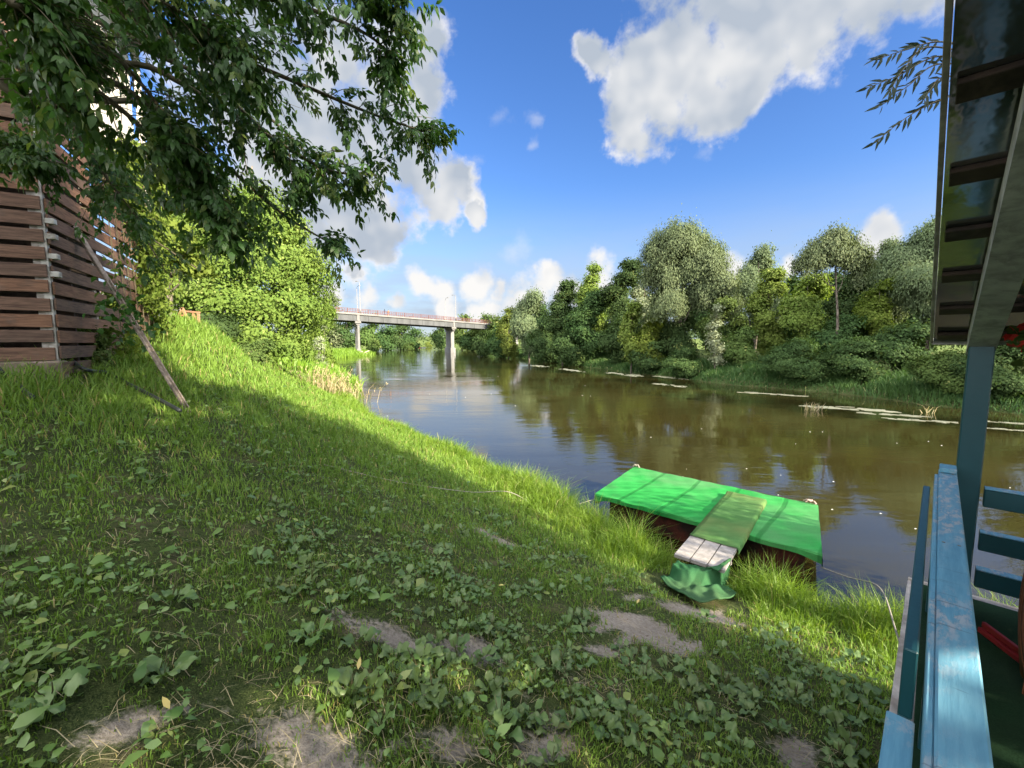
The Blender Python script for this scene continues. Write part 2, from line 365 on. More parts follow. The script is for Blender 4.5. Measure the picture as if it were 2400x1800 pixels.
# ------------------------------------------------------------------ foliage generators
def norm(a): return a / (np.linalg.norm(a, axis=-1, keepdims=True) + 1e-9)
def leaf6(P, T, N, L, W, fold=.12, curl=.15):
    """pointed leaves: base P, direction T, normal N; returns V, F (triangles)"""
    P, T = np.asarray(P, float), norm(np.asarray(T, float))
    s = norm(np.cross(T, N)); n = np.cross(s, T)
    L = np.asarray(L, float)[:, None]; W = np.asarray(W, float)[:, None]
    k = len(P); V = np.empty((k, 6, 3))
    V[:, 0] = P
    for i, sg in ((1, 1), (2, -1)): V[:, i] = P + T * L * .33 + sg * s * W * .5 + n * fold * W
    for i, sg in ((3, 1), (4, -1)): V[:, i] = P + T * L * .66 + sg * s * W * .36 + n * (fold * W * .7 - curl * .35 * L)
    V[:, 5] = P + T * L - n * curl * L
    F = np.array([(0, 2, 1), (1, 2, 4), (1, 4, 3), (3, 4, 5)])
    F = (np.arange(k)[:, None, None] * 6 + F[None]).reshape(-1, 3)
    return V.reshape(-1, 3), F
def leaf4(P, T, N, L, W):
    """small folded rhombic leaves for crowns"""
    T = norm(T); s = norm(np.cross(T, N)); n = np.cross(s, T)
    L = L[:, None]; W = W[:, None]; k = len(P); V = np.empty((k, 4, 3))
    V[:, 0] = P - T * L * .5; V[:, 2] = P + T * L * .5 - n * L * .1
    V[:, 1] = P + s * W * .5 + n * W * .15; V[:, 3] = P - s * W * .5 + n * W * .15
    return V.reshape(-1, 3), (np.arange(k)[:, None] * 4 + np.arange(4)[None])
def rdir(rng, n):
    return norm(rng.normal(size=(n, 3)))

def crown_mesh(lobes, nleaf, size, rng, style='round', per=38, sig=None, holes=.18):
    """lobes: (cx, cy, cz, rx, rz). Leaves gathered in twigs clusters over the lobes"""
    lobes = np.asarray(lobes, float)
    w = lobes[:, 3] ** 1.6 * lobes[:, 4] ** .6; w /= w.sum()
    m = max(20, nleaf // per)
    li = rng.choice(len(lobes), m, p=w); lb = lobes[li]
    d = rdir(rng, m); d[:, 2] = np.where(d[:, 2] < -.35, -d[:, 2] * .6, d[:, 2]); d = norm(d)
    rr = .35 + .70 * rng.random(m) ** .6
    rr = np.where(rng.random(m) < .10, rr * rng.uniform(1.05, 1.24, m), rr); rr *= 1 + .16 * np.sin(d[:, 0] * 7 + li) * np.cos(d[:, 1] * 6 + d[:, 2] * 5 + li)
    cc = lb[:, :3] + d * rr[:, None] * np.stack([lb[:, 3], lb[:, 3], lb[:, 4]], 1)
    hole = np.sin(cc[:, 0] * 1.9 + li) * np.sin(cc[:, 1] * 2.1) * np.sin(cc[:, 2] * 1.7 + 1)
    cc_keep = hole < np.quantile(hole, 1 - holes)
    cc, d, lb = cc[cc_keep], d[cc_keep], lb[cc_keep]; m = len(cc)
    k = np.repeat(np.arange(m), per); n = len(k)
    sg = sig if sig else .11 * lobes[:, 3].mean() + size * .9
    off = rng.normal(size=(n, 3)) * sg
    if style == 'willow': off *= (.8, .8, 1.25); off[:, 2] -= sg * .6
    elif style == 'layer': off *= (1.2, 1.2, .45)
    else: off *= (1, 1, .75)
    P = cc[k] + off
    ctr = lobes[:, :3].mean(0)
    N = norm(d[k] * .95 + norm(P - ctr) * .40 + np.array((0, 0, .25)) + rng.normal(size=(n, 3)) * .36)
    T = rdir(rng, n)
    if style == 'willow': T = norm(T * .5 + np.array((0, 0, -1.0)) + d[k] * .3)
    else: T = norm(T + d[k] * .4 + np.array((0, 0, -.3)))
    T = norm(T - N * (T * N).sum(1)[:, None] * .8)
    L = size * rng.uniform(.55, 1.5, n); W = L * (.46 if style == 'willow' else .66)
    V, F = leaf4(P, T, N, L, W)
    base = rng.random(m)
    rnd = np.clip(base[k] * .55 + rng.random(n) * .5, 0, .9999)
    return V, F, rnd

def trunk_mesh(base, top, r0, lobes, rng, limbs=6, lean=.3, fork=(.3, .62)):
    b = MB(); base = np.asarray(base, float); H = top - base[2]
    ctr = np.mean([l[:3] for l in lobes], 0)
    mid = base + np.array((rng.normal() * lean * .3, rng.normal() * lean * .3, H * .3))
    mid2 = base * .5 + ctr * .5; mid2[2] = base[2] + H * .55
    end = np.array((ctr[0], ctr[1], base[2] + H * .85))
    P = curve([base - (0, 0, .4), base + (0, 0, .02 * H), mid, mid2, end], 5)
    n = len(P); rad = [r0 * (1.25 if i == 0 else 1) * (1 - .85 * i / (n - 1)) for i in range(n)]
    b.tube(P, rad, 7)
    order = sorted(range(len(lobes)), key=lambda i: -lobes[i][3])[:limbs]
    for i in order:
        l = np.array(lobes[i][:3]); j = int(n * rng.uniform(*fork)); a = P[j]
        q = a * .5 + l * .5 + np.array((0, 0, -.06 * H)) + rng.normal(size=3) * .12
        C_ = curve([a, q, l + (0, 0, lobes[i][4] * .35)], 5); r = rad[j] * .55
        b.tube(C_, [r * (1 - .8 * k / (len(C_) - 1)) for k in range(len(C_))], 5)
    return b

def make_tree(name, label, cat, base, height, rad, mat, seed, nleaf, size, style='round', lo=.12, lobes=None, nl=15, group=None, trunk=True, r0=None, squash=1.0, trunk_mat='bark', holes=.18, per=38, sig=None, depth=1.0, fork=(.3, .62)):
    """a tree or shrub standing at base with its own trunk and crown"""
    rng = np.random.default_rng(seed)
    base = np.asarray(base, float)
    if lobes is None:
        lobes = []
        for i in range(nl):
            f = (i + .5) / nl
            z = lo + (1 - lo) * (.06 + .84 * ((i * .618) % 1))
            env = math.sin(math.pi * min(1, max(.06, (z - lo * .7) / (1.02 - lo * .7))) ** (.8 * squash)) ** .6
            a = i * 2.4 + rng.uniform(-.5, .5)
            rr = rad * env * (rng.uniform(.15, .62) if i % 3 else rng.uniform(.62, .85))
            lr = rad * (rng.uniform(.36, .54) if i % 3 else rng.uniform(.2, .32)) * (.6 + .4 * env)
            lobes.append((base[0] + math.cos(a) * rr, base[1] + math.sin(a) * rr * depth, base[2] + z * height - lr * .15, lr, min(lr * rng.uniform(.75, 1.05), height * .3)))
        top = max(l[2] + l[4] for l in lobes); dz = base[2] + height - top
        lobes = [(l[0], l[1], l[2] + dz * ((l[2] - base[2]) / height), l[3], l[4]) for l in lobes]
    t = thing(name, label, cat, base, group)
    V, F, rnd = crown_mesh(lobes, nleaf, size, rng, style, per=per, holes=holes, sig=sig)
    np_obj('crown', V, F, M[mat], t, rnd=rnd)
    if trunk:
        trunk_mesh(base, base[2] + height, r0 or max(.08, height * .016), lobes, rng, fork=fork).build('trunk', M[trunk_mat], t, smooth=True)
    return t
def copy_thing(o, loc, rz, sc, label, group=None):
    c = o.copy(); COL.objects.link(c); c.location = [float(a) for a in loc]; c.rotation_euler = (0, 0, rz); c.scale = sc
    c['label'] = label
    if group: c['group'] = group
    for ch in list(o.children):
        d = ch.copy(); COL.objects.link(d); d.parent = c
    return c

# ------------------------------------------------------------------ ground, river, far hills
def build_ground():
    n = 560
    q = np.linspace(-1, 1, n)
    X = 7.0 * np.sinh(6.0 * q); Y = 6 + 7.0 * np.sinh(6.0 * q)
    gx, gy = np.meshgrid(X, Y, indexing='ij')
    x, y = gx.ravel(), gy.ravel()
    z = height(x, y)
    so = soil(x, y) * (np.hypot(x, y) < 12)
    z = z - .025 * so
    # a low range of hills along the horizon
    rr = np.hypot(x, y)
    z = z + np.clip((rr - 520) / 500, 0, 1) * (9 + 8 * np.sin(np.arctan2(x, y) * 9 + 1) + 5 * np.sin(np.arctan2(x, y) * 23))
    V = np.stack([x, y, z], 1)
    i, j = np.meshgrid(np.arange(n - 1), np.arange(n - 1), indexing='ij')
    a = (i * n + j).ravel()
    F = np.stack([a, a + n, a + n + 1, a + 1], 1)
    m, t, out = new_mat('earth_and_turf')
    pos = t.n.new('ShaderNodeNewGeometry').outputs['Position']
    so_a = t.new('ShaderNodeAttribute', attribute_name='soil').outputs['Fac']
    n1 = t.noise(pos, 3.5, 6, .65); n2 = t.noise(pos, 35, 5, .65); n3 = t.noise(pos, .35, 3)
    turf = t.mix(t.ramp(n2, .3, .7), (.020, .035, .010), (.055, .075, .022))
    turf = t.mix(t.ramp(n1, .50, .70), turf, (.095, .085, .045))
    n5 = t.noise(pos, 170, 4, .75)
    turf = t.mix(t.ramp(n5, .5, .68, 0, .8), turf, (.12, .125, .05))
    turf = t.mix(t.ramp(n5, .5, .36, 0, .8), turf, (.012, .018, .006))
    dirt = t.mix(t.ramp(n2, .3, .7), (.21, .185, .155), (.33, .295, .25))
    dirt = t.mix(t.ramp(n1, .35, .75, 0, .6), dirt, (.15, .125, .10))
    n4 = t.noise(pos, 130, 4, .7)
    dirt = t.mix(t.ramp(n4, .45, .75, 0, .55), dirt, (.09, .075, .06))
    edge = t.ramp(t.math('ADD', so_a, t.math('ADD', t.math('MULTIPLY_ADD', n2, .9, -.45), t.math('MULTIPLY_ADD', n1, .8, -.4))), .25, .6)
    col = t.mix(edge, turf, dirt)
    far = t.mix(t.ramp(n3, .35, .65), (.06, .10, .025), (.13, .16, .045))
    dist = t.new('ShaderNodeVectorMath', operation='LENGTH', i={0: pos}).outputs['Value']
    col = t.mix(t.ramp(dist, 40, 90), col, far)
    p = t.new('ShaderNodeBsdfPrincipled', i={'Base Color': col, 'Roughness': .95, 'Specular IOR Level': .1})
    h = t.math('ADD', t.math('MULTIPLY', n2, .6), t.math('ADD', n1, t.math('MULTIPLY', n4, .35)))
    t.l.new(t.bump(h, .7, .04), p.inputs['Normal']); t.l.new(p.outputs[0], out.inputs[0])
    o = np_obj('ground', V, F, m, smooth=True, attrs={'soil': so}); tag(o, kind='structure')

def build_water():
    m, t, out = new_mat('river_water')
    pos = t.n.new('ShaderNodeNewGeometry').outputs['Position']
    flow = t.mapping(pos, (1, .42, 1), (0, 0, R(-27)))     # ripples drawn out across the current
    w1 = t.noise(t.mapping(pos, (.9, 1.9, 1), (0, 0, R(20))), 2.6, 4, .55)
    w2 = t.noise(t.mapping(pos, (.6, 1.4, 1), (0, 0, R(-8))), .8, 3, .5)
    w3 = t.noise(t.mapping(pos, (1, 2, 1), (0, 0, R(5))), 9, 3, .5)
    patch = t.ramp(t.noise(t.mapping(pos, (.09, .30, 1), (0, 0, R(25))), 1.0, 4, .6), .42, .62, .25, 1.15)
    h = t.math('ADD', t.math('MULTIPLY', w1, .55), t.math('ADD', t.math('MULTIPLY', w2, .8), t.math('MULTIPLY', w3, .07)))
    h = t.math('MULTIPLY', h, patch)
    b = t.bump(h, .17, .05)
    murk = t.mix(t.ramp(t.noise(t.mapping(pos, (.05, .15, 1), (0, 0, R(25))), 1.0, 3), .35, .7), (.021, .018, .005), (.034, .029, .009))
    p = t.new('ShaderNodeBsdfPrincipled', i={'Base Color': murk, 'Roughness': .025, 'IOR': 1.55, 'Specular IOR Level': .5, 'Normal': b})
    t.l.new(p.outputs[0], out.inputs[0])
    n = 60
    q = np.sinh(np.linspace(-5.5, 5.5, n)); X = 12 * q; Y = 12 * q + 10
    gx, gy = np.meshgrid(X, Y, indexing='ij')
    V = np.stack([gx.ravel(), gy.ravel(), np.zeros(n * n)], 1)
    i, j = np.meshgrid(np.arange(n - 1), np.arange(n - 1), indexing='ij'); a = (i * n + j).ravel()
    o = np_obj('water', V, np.stack([a, a + n, a + n + 1, a + 1], 1), m, smooth=True); tag(o, kind='structure')

# ------------------------------------------------------------------ sky with clouds, sun
SUN_D = np.array((-.80, .60, -math.tan(R(25)))); SUN_D = SUN_D / np.linalg.norm(SUN_D)
def build_light():
    w = bpy.data.worlds.new('World'); S.world = w; w.use_nodes = True
    t = NT(w.node_tree); t.n.clear()
    out = t.n.new('ShaderNodeOutputWorld')
    sky = t.new('ShaderNodeTexSky', sky_type='NISHITA', sun_disc=False, sun_elevation=R(25), sun_rotation=math.atan2(.80, -.60), air_density=1.0, dust_density=.6, ozone_density=2.2)
    d = t.n.new('ShaderNodeTexCoord').outputs['Generated']
    skyc = t.new('ShaderNodeHueSaturation', i={'Hue': .505, 'Saturation': 1.22, 'Value': SKYV, 'Color': sky.outputs[0]}).outputs[0]
    skyc = t.mix(1.0, skyc, (.86, .92, 1.10), 'MULTIPLY')
    n_w = t.noise(d, 6.5, 5, .6, out=1)
    warp = t.new('ShaderNodeVectorMath', operation='MULTIPLY_ADD', i={0: n_w, 1: (.13, .13, .13), 2: d}).outputs[0]
    warp = t.new('ShaderNodeVectorMath', operation='ADD', i={0: warp, 1: (-.065, -.065, -.065)}).outputs[0]
    fine = t.noise(d, 10, 8, .6); fine2 = t.noise(d, 30, 5, .55)
    up_ = t.new('ShaderNodeVectorMath', operation='ADD', i={0: d, 1: (.022, .0, .030)}).outputs[0]
    relief = t.math('SUBTRACT', t.noise(d, 7, 3, .5), t.noise(up_, 7, 3, .5))
    def field(blobs, vec):
        f = None
        for px, py, r in blobs:
            v = ray(px, py); L = np.linalg.norm(v); v = v / L; k = r / 1000 / L / (L ** .5)
            ds = t.new('ShaderNodeVectorMath', operation='DISTANCE', i={0: vec, 1: tuple(v)}).outputs['Value']
            g = t.math('MULTIPLY_ADD', ds, -1 / k, 1.0)
            f = g if f is None else t.new('ShaderNodeMath', operation='SMOOTH_MAX', i={0: f, 1: g, 2: .25}).outputs[0]
        return f
    big = [(1720,20,300),(1600,150,200),(1500,230,130),(1475,310,85),(1760,150,150),(1910,50,160),(2060,0,130),(1850,-150,420),(1560,-60,170),(1400,125,60),(1640,230,130),(1560,260,120),(1700,230,120),(1500,160,120),(2300,-200,300)]
    left = [(985,110,95),(1000,210,90),(940,250,150),(860,330,200),(980,395,120),(1060,430,80),(1112,508,42),(1020,480,75),(850,510,150),(905,565,85),(720,480,190),(700,300,190),(930,160,110),(620,400,200),(560,250,200),(790,130,150),(600,90,180),(830,640,45)]
    low = [(1000,658,52),(1045,668,46),(1128,655,52),(1180,672,34),(1282,662,46),(865,690,42),(950,703,34),(1060,708,44),(1150,722,44),(1240,700,62),(1405,655,52),(1330,690,50),(1700,640,60),(1850,622,40),(2060,565,75),(2180,600,70),(760,700,60),(700,640,60)]
    wisp = [(1165,275,46),(1250,350,34),(1552,373,32),(1640,360,44),(1120,385,34),(1250,270,40),(1210,590,70)]
    def dens(f, lo, hi, a1=.9, a2=.3):
        e = t.math('ADD', f, t.math('ADD', t.math('MULTIPLY_ADD', fine, a1, -.5 * a1), t.math('MULTIPLY_ADD', fine2, a2, -.5 * a2)))
        return t.ramp(e, lo, hi), e
    f1 = t.math('MAXIMUM', field(big, warp), field(left, warp))
    d1, e1 = dens(f1, .08, .56, 1.8, .4)
    d2, e2 = dens(field(low, warp), .05, .62, 1.2, .25)
    d3, e3 = dens(field(wisp, warp), .25, 1.15, 1.5, .8)
    d3 = t.math('MULTIPLY', d3, .30)
    z = t.new('ShaderNodeSeparateXYZ', i={0: d}).outputs['Z']
    # bright unseen cloud added behind the viewer to lighten the shaded foreground
    yb = t.new('ShaderNodeSeparateXYZ', i={0: d}).outputs['Y']
    back_fill = t.math('MULTIPLY', t.ramp(t.noise(d, 2.3, 7, .6), .40, .56), t.ramp(yb, .30, -.05))
    veil = t.math('MULTIPLY', t.ramp(z, .34, .05), t.ramp(t.noise(t.mapping(d, (1, 1, 5)), 5, 5, .55), .32, .66, .72, 1.0))
    dd = t.math('MAXIMUM', t.math('MAXIMUM', d1, d2), d3)
    # thick middles of the clouds are greyer than their sunlit rims
    thick = t.math('MULTIPLY', t.ramp(f1, .16, .42), t.ramp(t.noise(d, 3.2, 3, .5), .22, .48))
    grey = t.math('ADD', t.math('MULTIPLY', thick, .8), t.math('MULTIPLY_ADD', relief, -2.6, .05), clamp=True)
    cl = t.mix(grey, (1.0, .985, .965), (.50, .565, .66))
    cl = t.new('ShaderNodeVectorMath', operation='SCALE', i={0: cl, 'Scale': CLOUDV}).outputs[0]
    vc = t.new('ShaderNodeVectorMath', operation='SCALE', i={0: (.66, .78, .96), 'Scale': CLOUDV * .80}).outputs[0]
    col = t.mix(veil, skyc, vc)
    col = t.mix(dd, col, cl)
    bc = t.new('ShaderNodeVectorMath', operation='SCALE', i={0: (1.0, .98, .96), 'Scale': FILLV}).outputs[0]
    col = t.mix(back_fill, col, bc)
    bg = t.new('ShaderNodeBackground', i={'Color': col, 'Strength': .12})
    t.l.new(bg.outputs[0], out.inputs[0])
    w.cycles.sampling_method = 'MANUAL'; w.cycles.sample_map_resolution = 512
    sun = bpy.data.lights.new('sun', 'SUN'); sun.energy = SUNV; sun.angle = R(.5); sun.color = (1, .87, .66)
    so = bpy.data.objects.new('sun', sun); COL.objects.link(so)
    so.rotation_euler = Vector(SUN_D).to_track_quat('-Z', 'Y').to_euler(); so.location = (40, -40, 40)
SKYV, CLOUDV, SUNV, FILLV = .475, 1.98, 4.6, 12.0
S.view_settings.view_transform = 'Standard'; S.view_settings.look = 'None'
S.view_settings.gamma = 1; S.view_settings.use_curve_mapping = False
S.view_settings.exposure = 2.05
S.render.engine = 'CYCLES'
S.cycles.max_bounces = 6; S.cycles.diffuse_bounces = 3; S.cycles.glossy_bounces = 3; S.cycles.transmission_bounces = 4
S.cycles.transparent_max_bounces = 4; S.cycles.use_denoising = True; S.cycles.caustics_reflective = False; S.cycles.caustics_refractive = False

# ------------------------------------------------------------------ grass and ground cover
def blades(x, y, z, h, w, rng, lean=.6):
    n = len(x); P = np.stack([x, y, z], 1)
    a = rng.uniform(0, 2 * math.pi, n); s = np.stack([np.cos(a), np.sin(a), np.zeros(n)], 1)
    b = rng.uniform(0, 2 * math.pi, n); ld = np.stack([np.cos(b), np.sin(b), np.zeros(n)], 1) * (rng.random(n) ** .7 * lean)[:, None]
    up = np.array((0, 0, 1.0)); h = h[:, None]; w = w[:, None]
    V = np.empty((n, 5, 3))
    V[:, 0] = P - s * w / 2 - up * .01; V[:, 1] = P + s * w / 2 - up * .01
    mid = P + up * h * .58 + ld * h * .35
    V[:, 2] = mid - s * w * .4; V[:, 3] = mid + s * w * .4
    V[:, 4] = P + up * h * (.95 - .35 * np.linalg.norm(ld, axis=1)[:, None] ** 2) + ld * h * 1.05
    F = np.array([(0, 1, 2), (1, 3, 2), (2, 3, 4)])
    F = (np.arange(n)[:, None, None] * 5 + F[None]).reshape(-1, 3)
    return V.reshape(-1, 3), F
def ring_sample(n, r0, r1, p, rng, a0=-80, a1=80):
    """random points of the meadow, thinning out with the distance from where one stands"""
    u = rng.random(n); q = 2 - p
    r = (r0 ** q + u * (r1 ** q - r0 ** q)) ** (1 / q)
    a = np.radians(rng.uniform(a0, a1, n))
    return r * np.sin(a), r * np.cos(a), r
def in_gazebo(x, y, mrg=0.0):
    a = (x + y) / math.sqrt(2); b = (x - y) / math.sqrt(2)
    return (b > -.05 - mrg) & (a < 4.1 + mrg)
def build_grass():
    rng = np.random.default_rng(11)
    x, y, r = ring_sample(640000, 1.0, 34, 1.42, rng)
    s = sL(x, y); so = soil(x, y)
    tuf = wob(x, y, 3.3, 6) + .6 * wob(x, y, 9, 2)
    keep = (s > .02) & ~in_gazebo(x, y) & (rng.random(len(x)) > so ** .8 * 1.08) & (rng.random(len(x)) < .66 + .42 * tuf)
    keep &= ~((r < 5) & (wob(x, y, 2.3, 9) > .55) & (rng.random(len(x)) < .55))
    keep &= np.hypot(x - 2.08, y - 4.68) > .58 + .10 * tuf
    x, y, r, s, so, tuf = x[keep], y[keep], r[keep], s[keep], so[keep], tuf[keep]
    n = len(x)
    h = .044 + .032 * np.clip(tuf, -1, 1) + .018 * np.clip((-x - 1) / 3, 0, 1) + .09 * np.exp(-s / 1.4) + .012 * np.clip(r - 3, 0, 8)
    dw = (x + 5.25) * .883 + (y - 4.95) * .47
    h += .17 * np.clip(1 - dw / 1.3, 0, 1) * (dw > -.3) * (x < -2.5) * (y > 3.6)
    h *= rng.uniform(.5, 1.5, n) * (1 - .5 * so) * np.clip(.62 + (r - 3) / 9, .62, 1)
    w = .0042 * np.maximum(1, r / 2.6) ** .85 * rng.uniform(.7, 1.4, n)
    V, F = blades(x, y, height(x, y) - .025 * so, h, w, rng, 1.15)
    rnd = np.clip(rng.random(n) * .75 + .18 * wob(x, y, 1.3, 4) + .1, 0, .925)
    dry = rng.random(n) < .05 + .16 * np.clip(wob(x, y, 2.3, 9), 0, 1) * (r < 5) + .12 * (so > .1)
    rnd[dry] = .97
    o = np_obj('lawn_grass', V, F, M['grass'], rnd=np.repeat(rnd, 3))
    tag(o, 'green lawn grass growing over the whole sloping near bank', 'grass', kind='stuff')
    # taller lush grass along the water's edge and below the gazebo
    n = 52000; x = rng.uniform(-22, 8, n); t_ = rng.random(n)
    seg = LB[2:11]; ln = np.linalg.norm(np.diff(seg, axis=0), axis=1); wgt = ln / np.maximum(6, np.linalg.norm((seg[1:] + seg[:-1]) / 2, axis=1)) ** .9; wgt /= wgt.sum()
    k = rng.choice(len(ln), n, p=wgt); P = seg[k] + (seg[k + 1] - seg[k]) * t_[:, None]
    d = (seg[k + 1] - seg[k]) / ln[k][:, None]; nrm_ = np.stack([-d[:, 1], d[:, 0]], 1)
    off = np.abs(rng.normal(0, .6, n)) - .08
    x, y = (P + nrm_ * off[:, None]).T
    s = sL(x, y)
    keep = (s > -.12) & (s < 1.8) & ~in_gazebo(x, y, .02)
    # keep the landing and the strip under the footbridge open
    for (ax, ay, bx, by, wd) in ((1.75, 4.55, 4.2, 7.5, .42),):
        q = np.clip(((x - ax) * (bx - ax) + (y - ay) * (by - ay)) / ((bx - ax) ** 2 + (by - ay) ** 2), 0, 1)
        keep &= np.hypot(x - ax - q * (bx - ax), y - ay - q * (by - ay)) > wd
    lx, ly = x - 1.55, y - 7.71    # not through the floating platform
    ux, uy = .747, -.665
    al = lx * ux + ly * uy; ac = lx * .665 + ly * .747
    keep &= ~((al > -.05) & (al < 3.5) & (ac > -.02) & (ac < 2.2))
    keep &= np.hypot(x - 2.05, y - 4.68) > .70
    x, y, s = x[keep], y[keep], s[keep]; n = len(x); r = np.hypot(x, y)
    tall = np.clip(wob(x, y, 1.3, 8) * .8 + .62 + .25 * wob(x, y, 4.1, 3), .12, 1.45) * np.exp(-np.clip(s, 0, 9) / 1.0)
    tall *= np.where((x > 1.0) & (x < 4.5), np.where(x < 1.9, 1.0, np.where(x > 2.9, .85, .5)), 1) * np.where(x > 4.3, 1.25, 1)
    h = (.12 + .56 * tall) * rng.uniform(.5, 1.3, n)
    w = (.006 + .004 * rng.random(n)) * np.maximum(1, r / 6) ** .9
    V, F = blades(x, y, np.maximum(height(x, y), -.02), h, w, rng, .9)
    rnd = np.clip(rng.random(n), 0, .945); rnd[rng.random(n) < .03] = .98
    o = np_obj('bank_grass', V, F, M['tallgrass'], rnd=np.repeat(rnd, 3))
    tag(o, "tall lush grass along the near river edge", 'tall grass', kind='stuff')
    # far bank
    n = 70000
    seg = RB[1:10]; ln = np.linalg.norm(np.diff(seg, axis=0), axis=1); wgt = ln / np.maximum(10, np.linalg.norm((seg[1:] + seg[:-1]) / 2, axis=1)); wgt /= wgt.sum()
    k = rng.choice(len(ln), n, p=wgt); t_ = rng.random(n); P = seg[k] + (seg[k + 1] - seg[k]) * t_[:, None]
    d = (seg[k + 1] - seg[k]) / ln[k][:, None]; off = rng.uniform(-.5, 5.5, n)
    x, y = (P + np.stack([d[:, 1], -d[:, 0]], 1) * off[:, None]).T
    q = sR(x, y); keep = q > -.05; x, y, q = x[keep], y[keep], q[keep]; n = len(x)
    h = (.35 + .55 * np.clip(q / 3, 0, 1) + .3 * wob(x, y, .5, 3)) * rng.uniform(.5, 1.3, n); h = np.maximum(h, .12)
    w = .045 * np.maximum(1, np.hypot(x, y) / 35) * rng.uniform(.7, 1.4, n)
    V, F = blades(x, y, height(x, y), h, w, rng, .8)
    rnd = np.clip(rng.random(n), 0, .945); rnd[rng.random(n) < .02] = .98
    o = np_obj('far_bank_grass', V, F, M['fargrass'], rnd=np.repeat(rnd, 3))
    tag(o, 'dark green reeds and grass along the opposite bank', 'grass', kind='stuff')
    # left bank beyond the bush: low reeds down to the water
    n = 16000
    seg = LB[10:15]; ln = np.linalg.norm(np.diff(seg, axis=0), axis=1); k = rng.choice(len(ln), n, p=ln / ln.sum()); t_ = rng.random(n)
    P = seg[k] + (seg[k + 1] - seg[k]) * t_[:, None]; d = (seg[k + 1] - seg[k]) / ln[k][:, None]; off = rng.uniform(-1.5, 5, n)
    x, y = (P + np.stack([-d[:, 1], d[:, 0]], 1) * off[:, None]).T
    V, F = blades(x, y, np.maximum(height(x, y), -.05), rng.uniform(.4, 1.3, n), rng.uniform(.08, .16, n), rng, .7)
    o = np_obj('reed_bed', V, F, M['tallgrass'], rnd=np.repeat(np.clip(rng.random(n), 0, .94), 3))
    tag(o, 'bright green reed bed on the left bank before the bridge', 'reeds', kind='stuff')

def build_cover():
    rng = np.random.default_rng(23)
    x, y, r = ring_sample(62000, 1.1, 14, 1.35, rng)
    s = sL(x, y); cl = wob(x, y, 2.2, 3) + .5 * wob(x, y, 6, 1)
    left = np.clip((-x + .6) / 2, 0, 1)
    keep = (s > .3) & ~in_gazebo(x, y, .03) & (soil(x, y) < .25) & (rng.random(len(x)) < .05 + .6 * np.clip(cl, 0, 1) + (.25 + .4 * np.clip(cl + .3, 0, 1)) * left)
    x, y, r = x[keep], y[keep], r[keep]; n = len(x)
    z = height(x, y) + rng.uniform(.012, .065, n)
    a = rng.uniform(0, 2 * math.pi, n)
    T = np.stack([np.cos(a), np.sin(a), rng.normal(.15, .35, n)], 1)
    N = norm(np.stack([rng.normal(0, .45, n), rng.normal(0, .45, n), np.ones(n)], 1))
    L = np.clip(.026 * np.exp(rng.normal(0, .45, n)), .01, .085) * np.maximum(1, r / 4) ** .6; W = L * rng.uniform(.4, .8, n)
    V, F = leaf6(np.stack([x, y, z], 1), T, N, L, W, .12, .2)
    o = np_obj('ground_cover', V, F, M['cover'], rnd=np.repeat(np.clip(rng.random(n), 0, .999), 4))
    tag(o, 'small broad weed leaves scattered through the lawn', 'weeds', kind='stuff')

def build_straw():
    rng = np.random.default_rng(29)
    x, y, r = ring_sample(15000, 1.1, 7, 1.3, rng)
    so = soil(x, y)
    keep = (sL(x, y) > .5) & ~in_gazebo(x, y, .03) & (rng.random(len(x)) < .12 + .75 * np.clip(wob(x, y, 2.3, 9), 0, 1) + .45 * (so > .05) * (so < .9))
    x, y = x[keep], y[keep]; n = len(x)
    a = rng.uniform(0, 6.28, n); L = rng.uniform(.03, .14, n); w = .0022
    d = np.stack([np.cos(a), np.sin(a), np.zeros(n)], 1) * L[:, None]; p0 = np.stack([x, y, height(x, y) + rng.uniform(.0, .02, n)], 1)
    p1 = p0 + d; p1[:, 2] = height(p1[:, 0], p1[:, 1]) + rng.uniform(.004, .035, n); md = (p0 + p1) / 2 + np.stack([rng.normal(0, .006, n), rng.normal(0, .006, n), rng.uniform(.002, .02, n)], 1)
    s = norm(np.cross(d, (0, 0, 1))) * w / 2
    V = np.stack([p0 - s, p0 + s, md - s, md + s, p1], 1).reshape(-1, 3)
    F = np.array([(0, 1, 2), (1, 3, 2), (2, 3, 4)]); F = (np.arange(n)[:, None, None] * 5 + F[None]).reshape(-1, 3)
    tag(np_obj('dry_straw', V, F, M['straw'], rnd=np.repeat(rng.random(n), 3)), 'dry straw and dead grass stems lying on the worn lawn', 'straw', kind='stuff')

def build_pebbles():
    rng = np.random.default_rng(37); V = []; F = []
    ico = norm(np.array([(1,0,0),(-1,0,0),(0,1,0),(0,-1,0),(0,0,1),(0,0,-1)], float)); tf = [(0,2,4),(2,1,4),(1,3,4),(3,0,4),(2,0,5),(1,2,5),(3,1,5),(0,3,5)]
    for cx, cy, rx, ry in SOILW:
        for i in range(int(260 * rx)):
            x, y = cx + rng.normal(0, rx * .7), cy + rng.normal(0, ry * .7)
            if soil(np.array([x]), np.array([y]))[0] < .4 or math.hypot(x, y) > 8: continue
            r = rng.uniform(.002, .008); o = len(V)
            V += [tuple(np.array((x, y, gz(x, y) - .024 + r * .3)) + v * r * rng.uniform(.6, 1.3, 3)) for v in ico]; F += [tuple(o + k for k in f) for f in tf]
    tag(np_obj('pebbles', np.array(V), F, M['masonry']), 'small clods and pebbles on the bare earth patches', 'pebbles', kind='stuff')

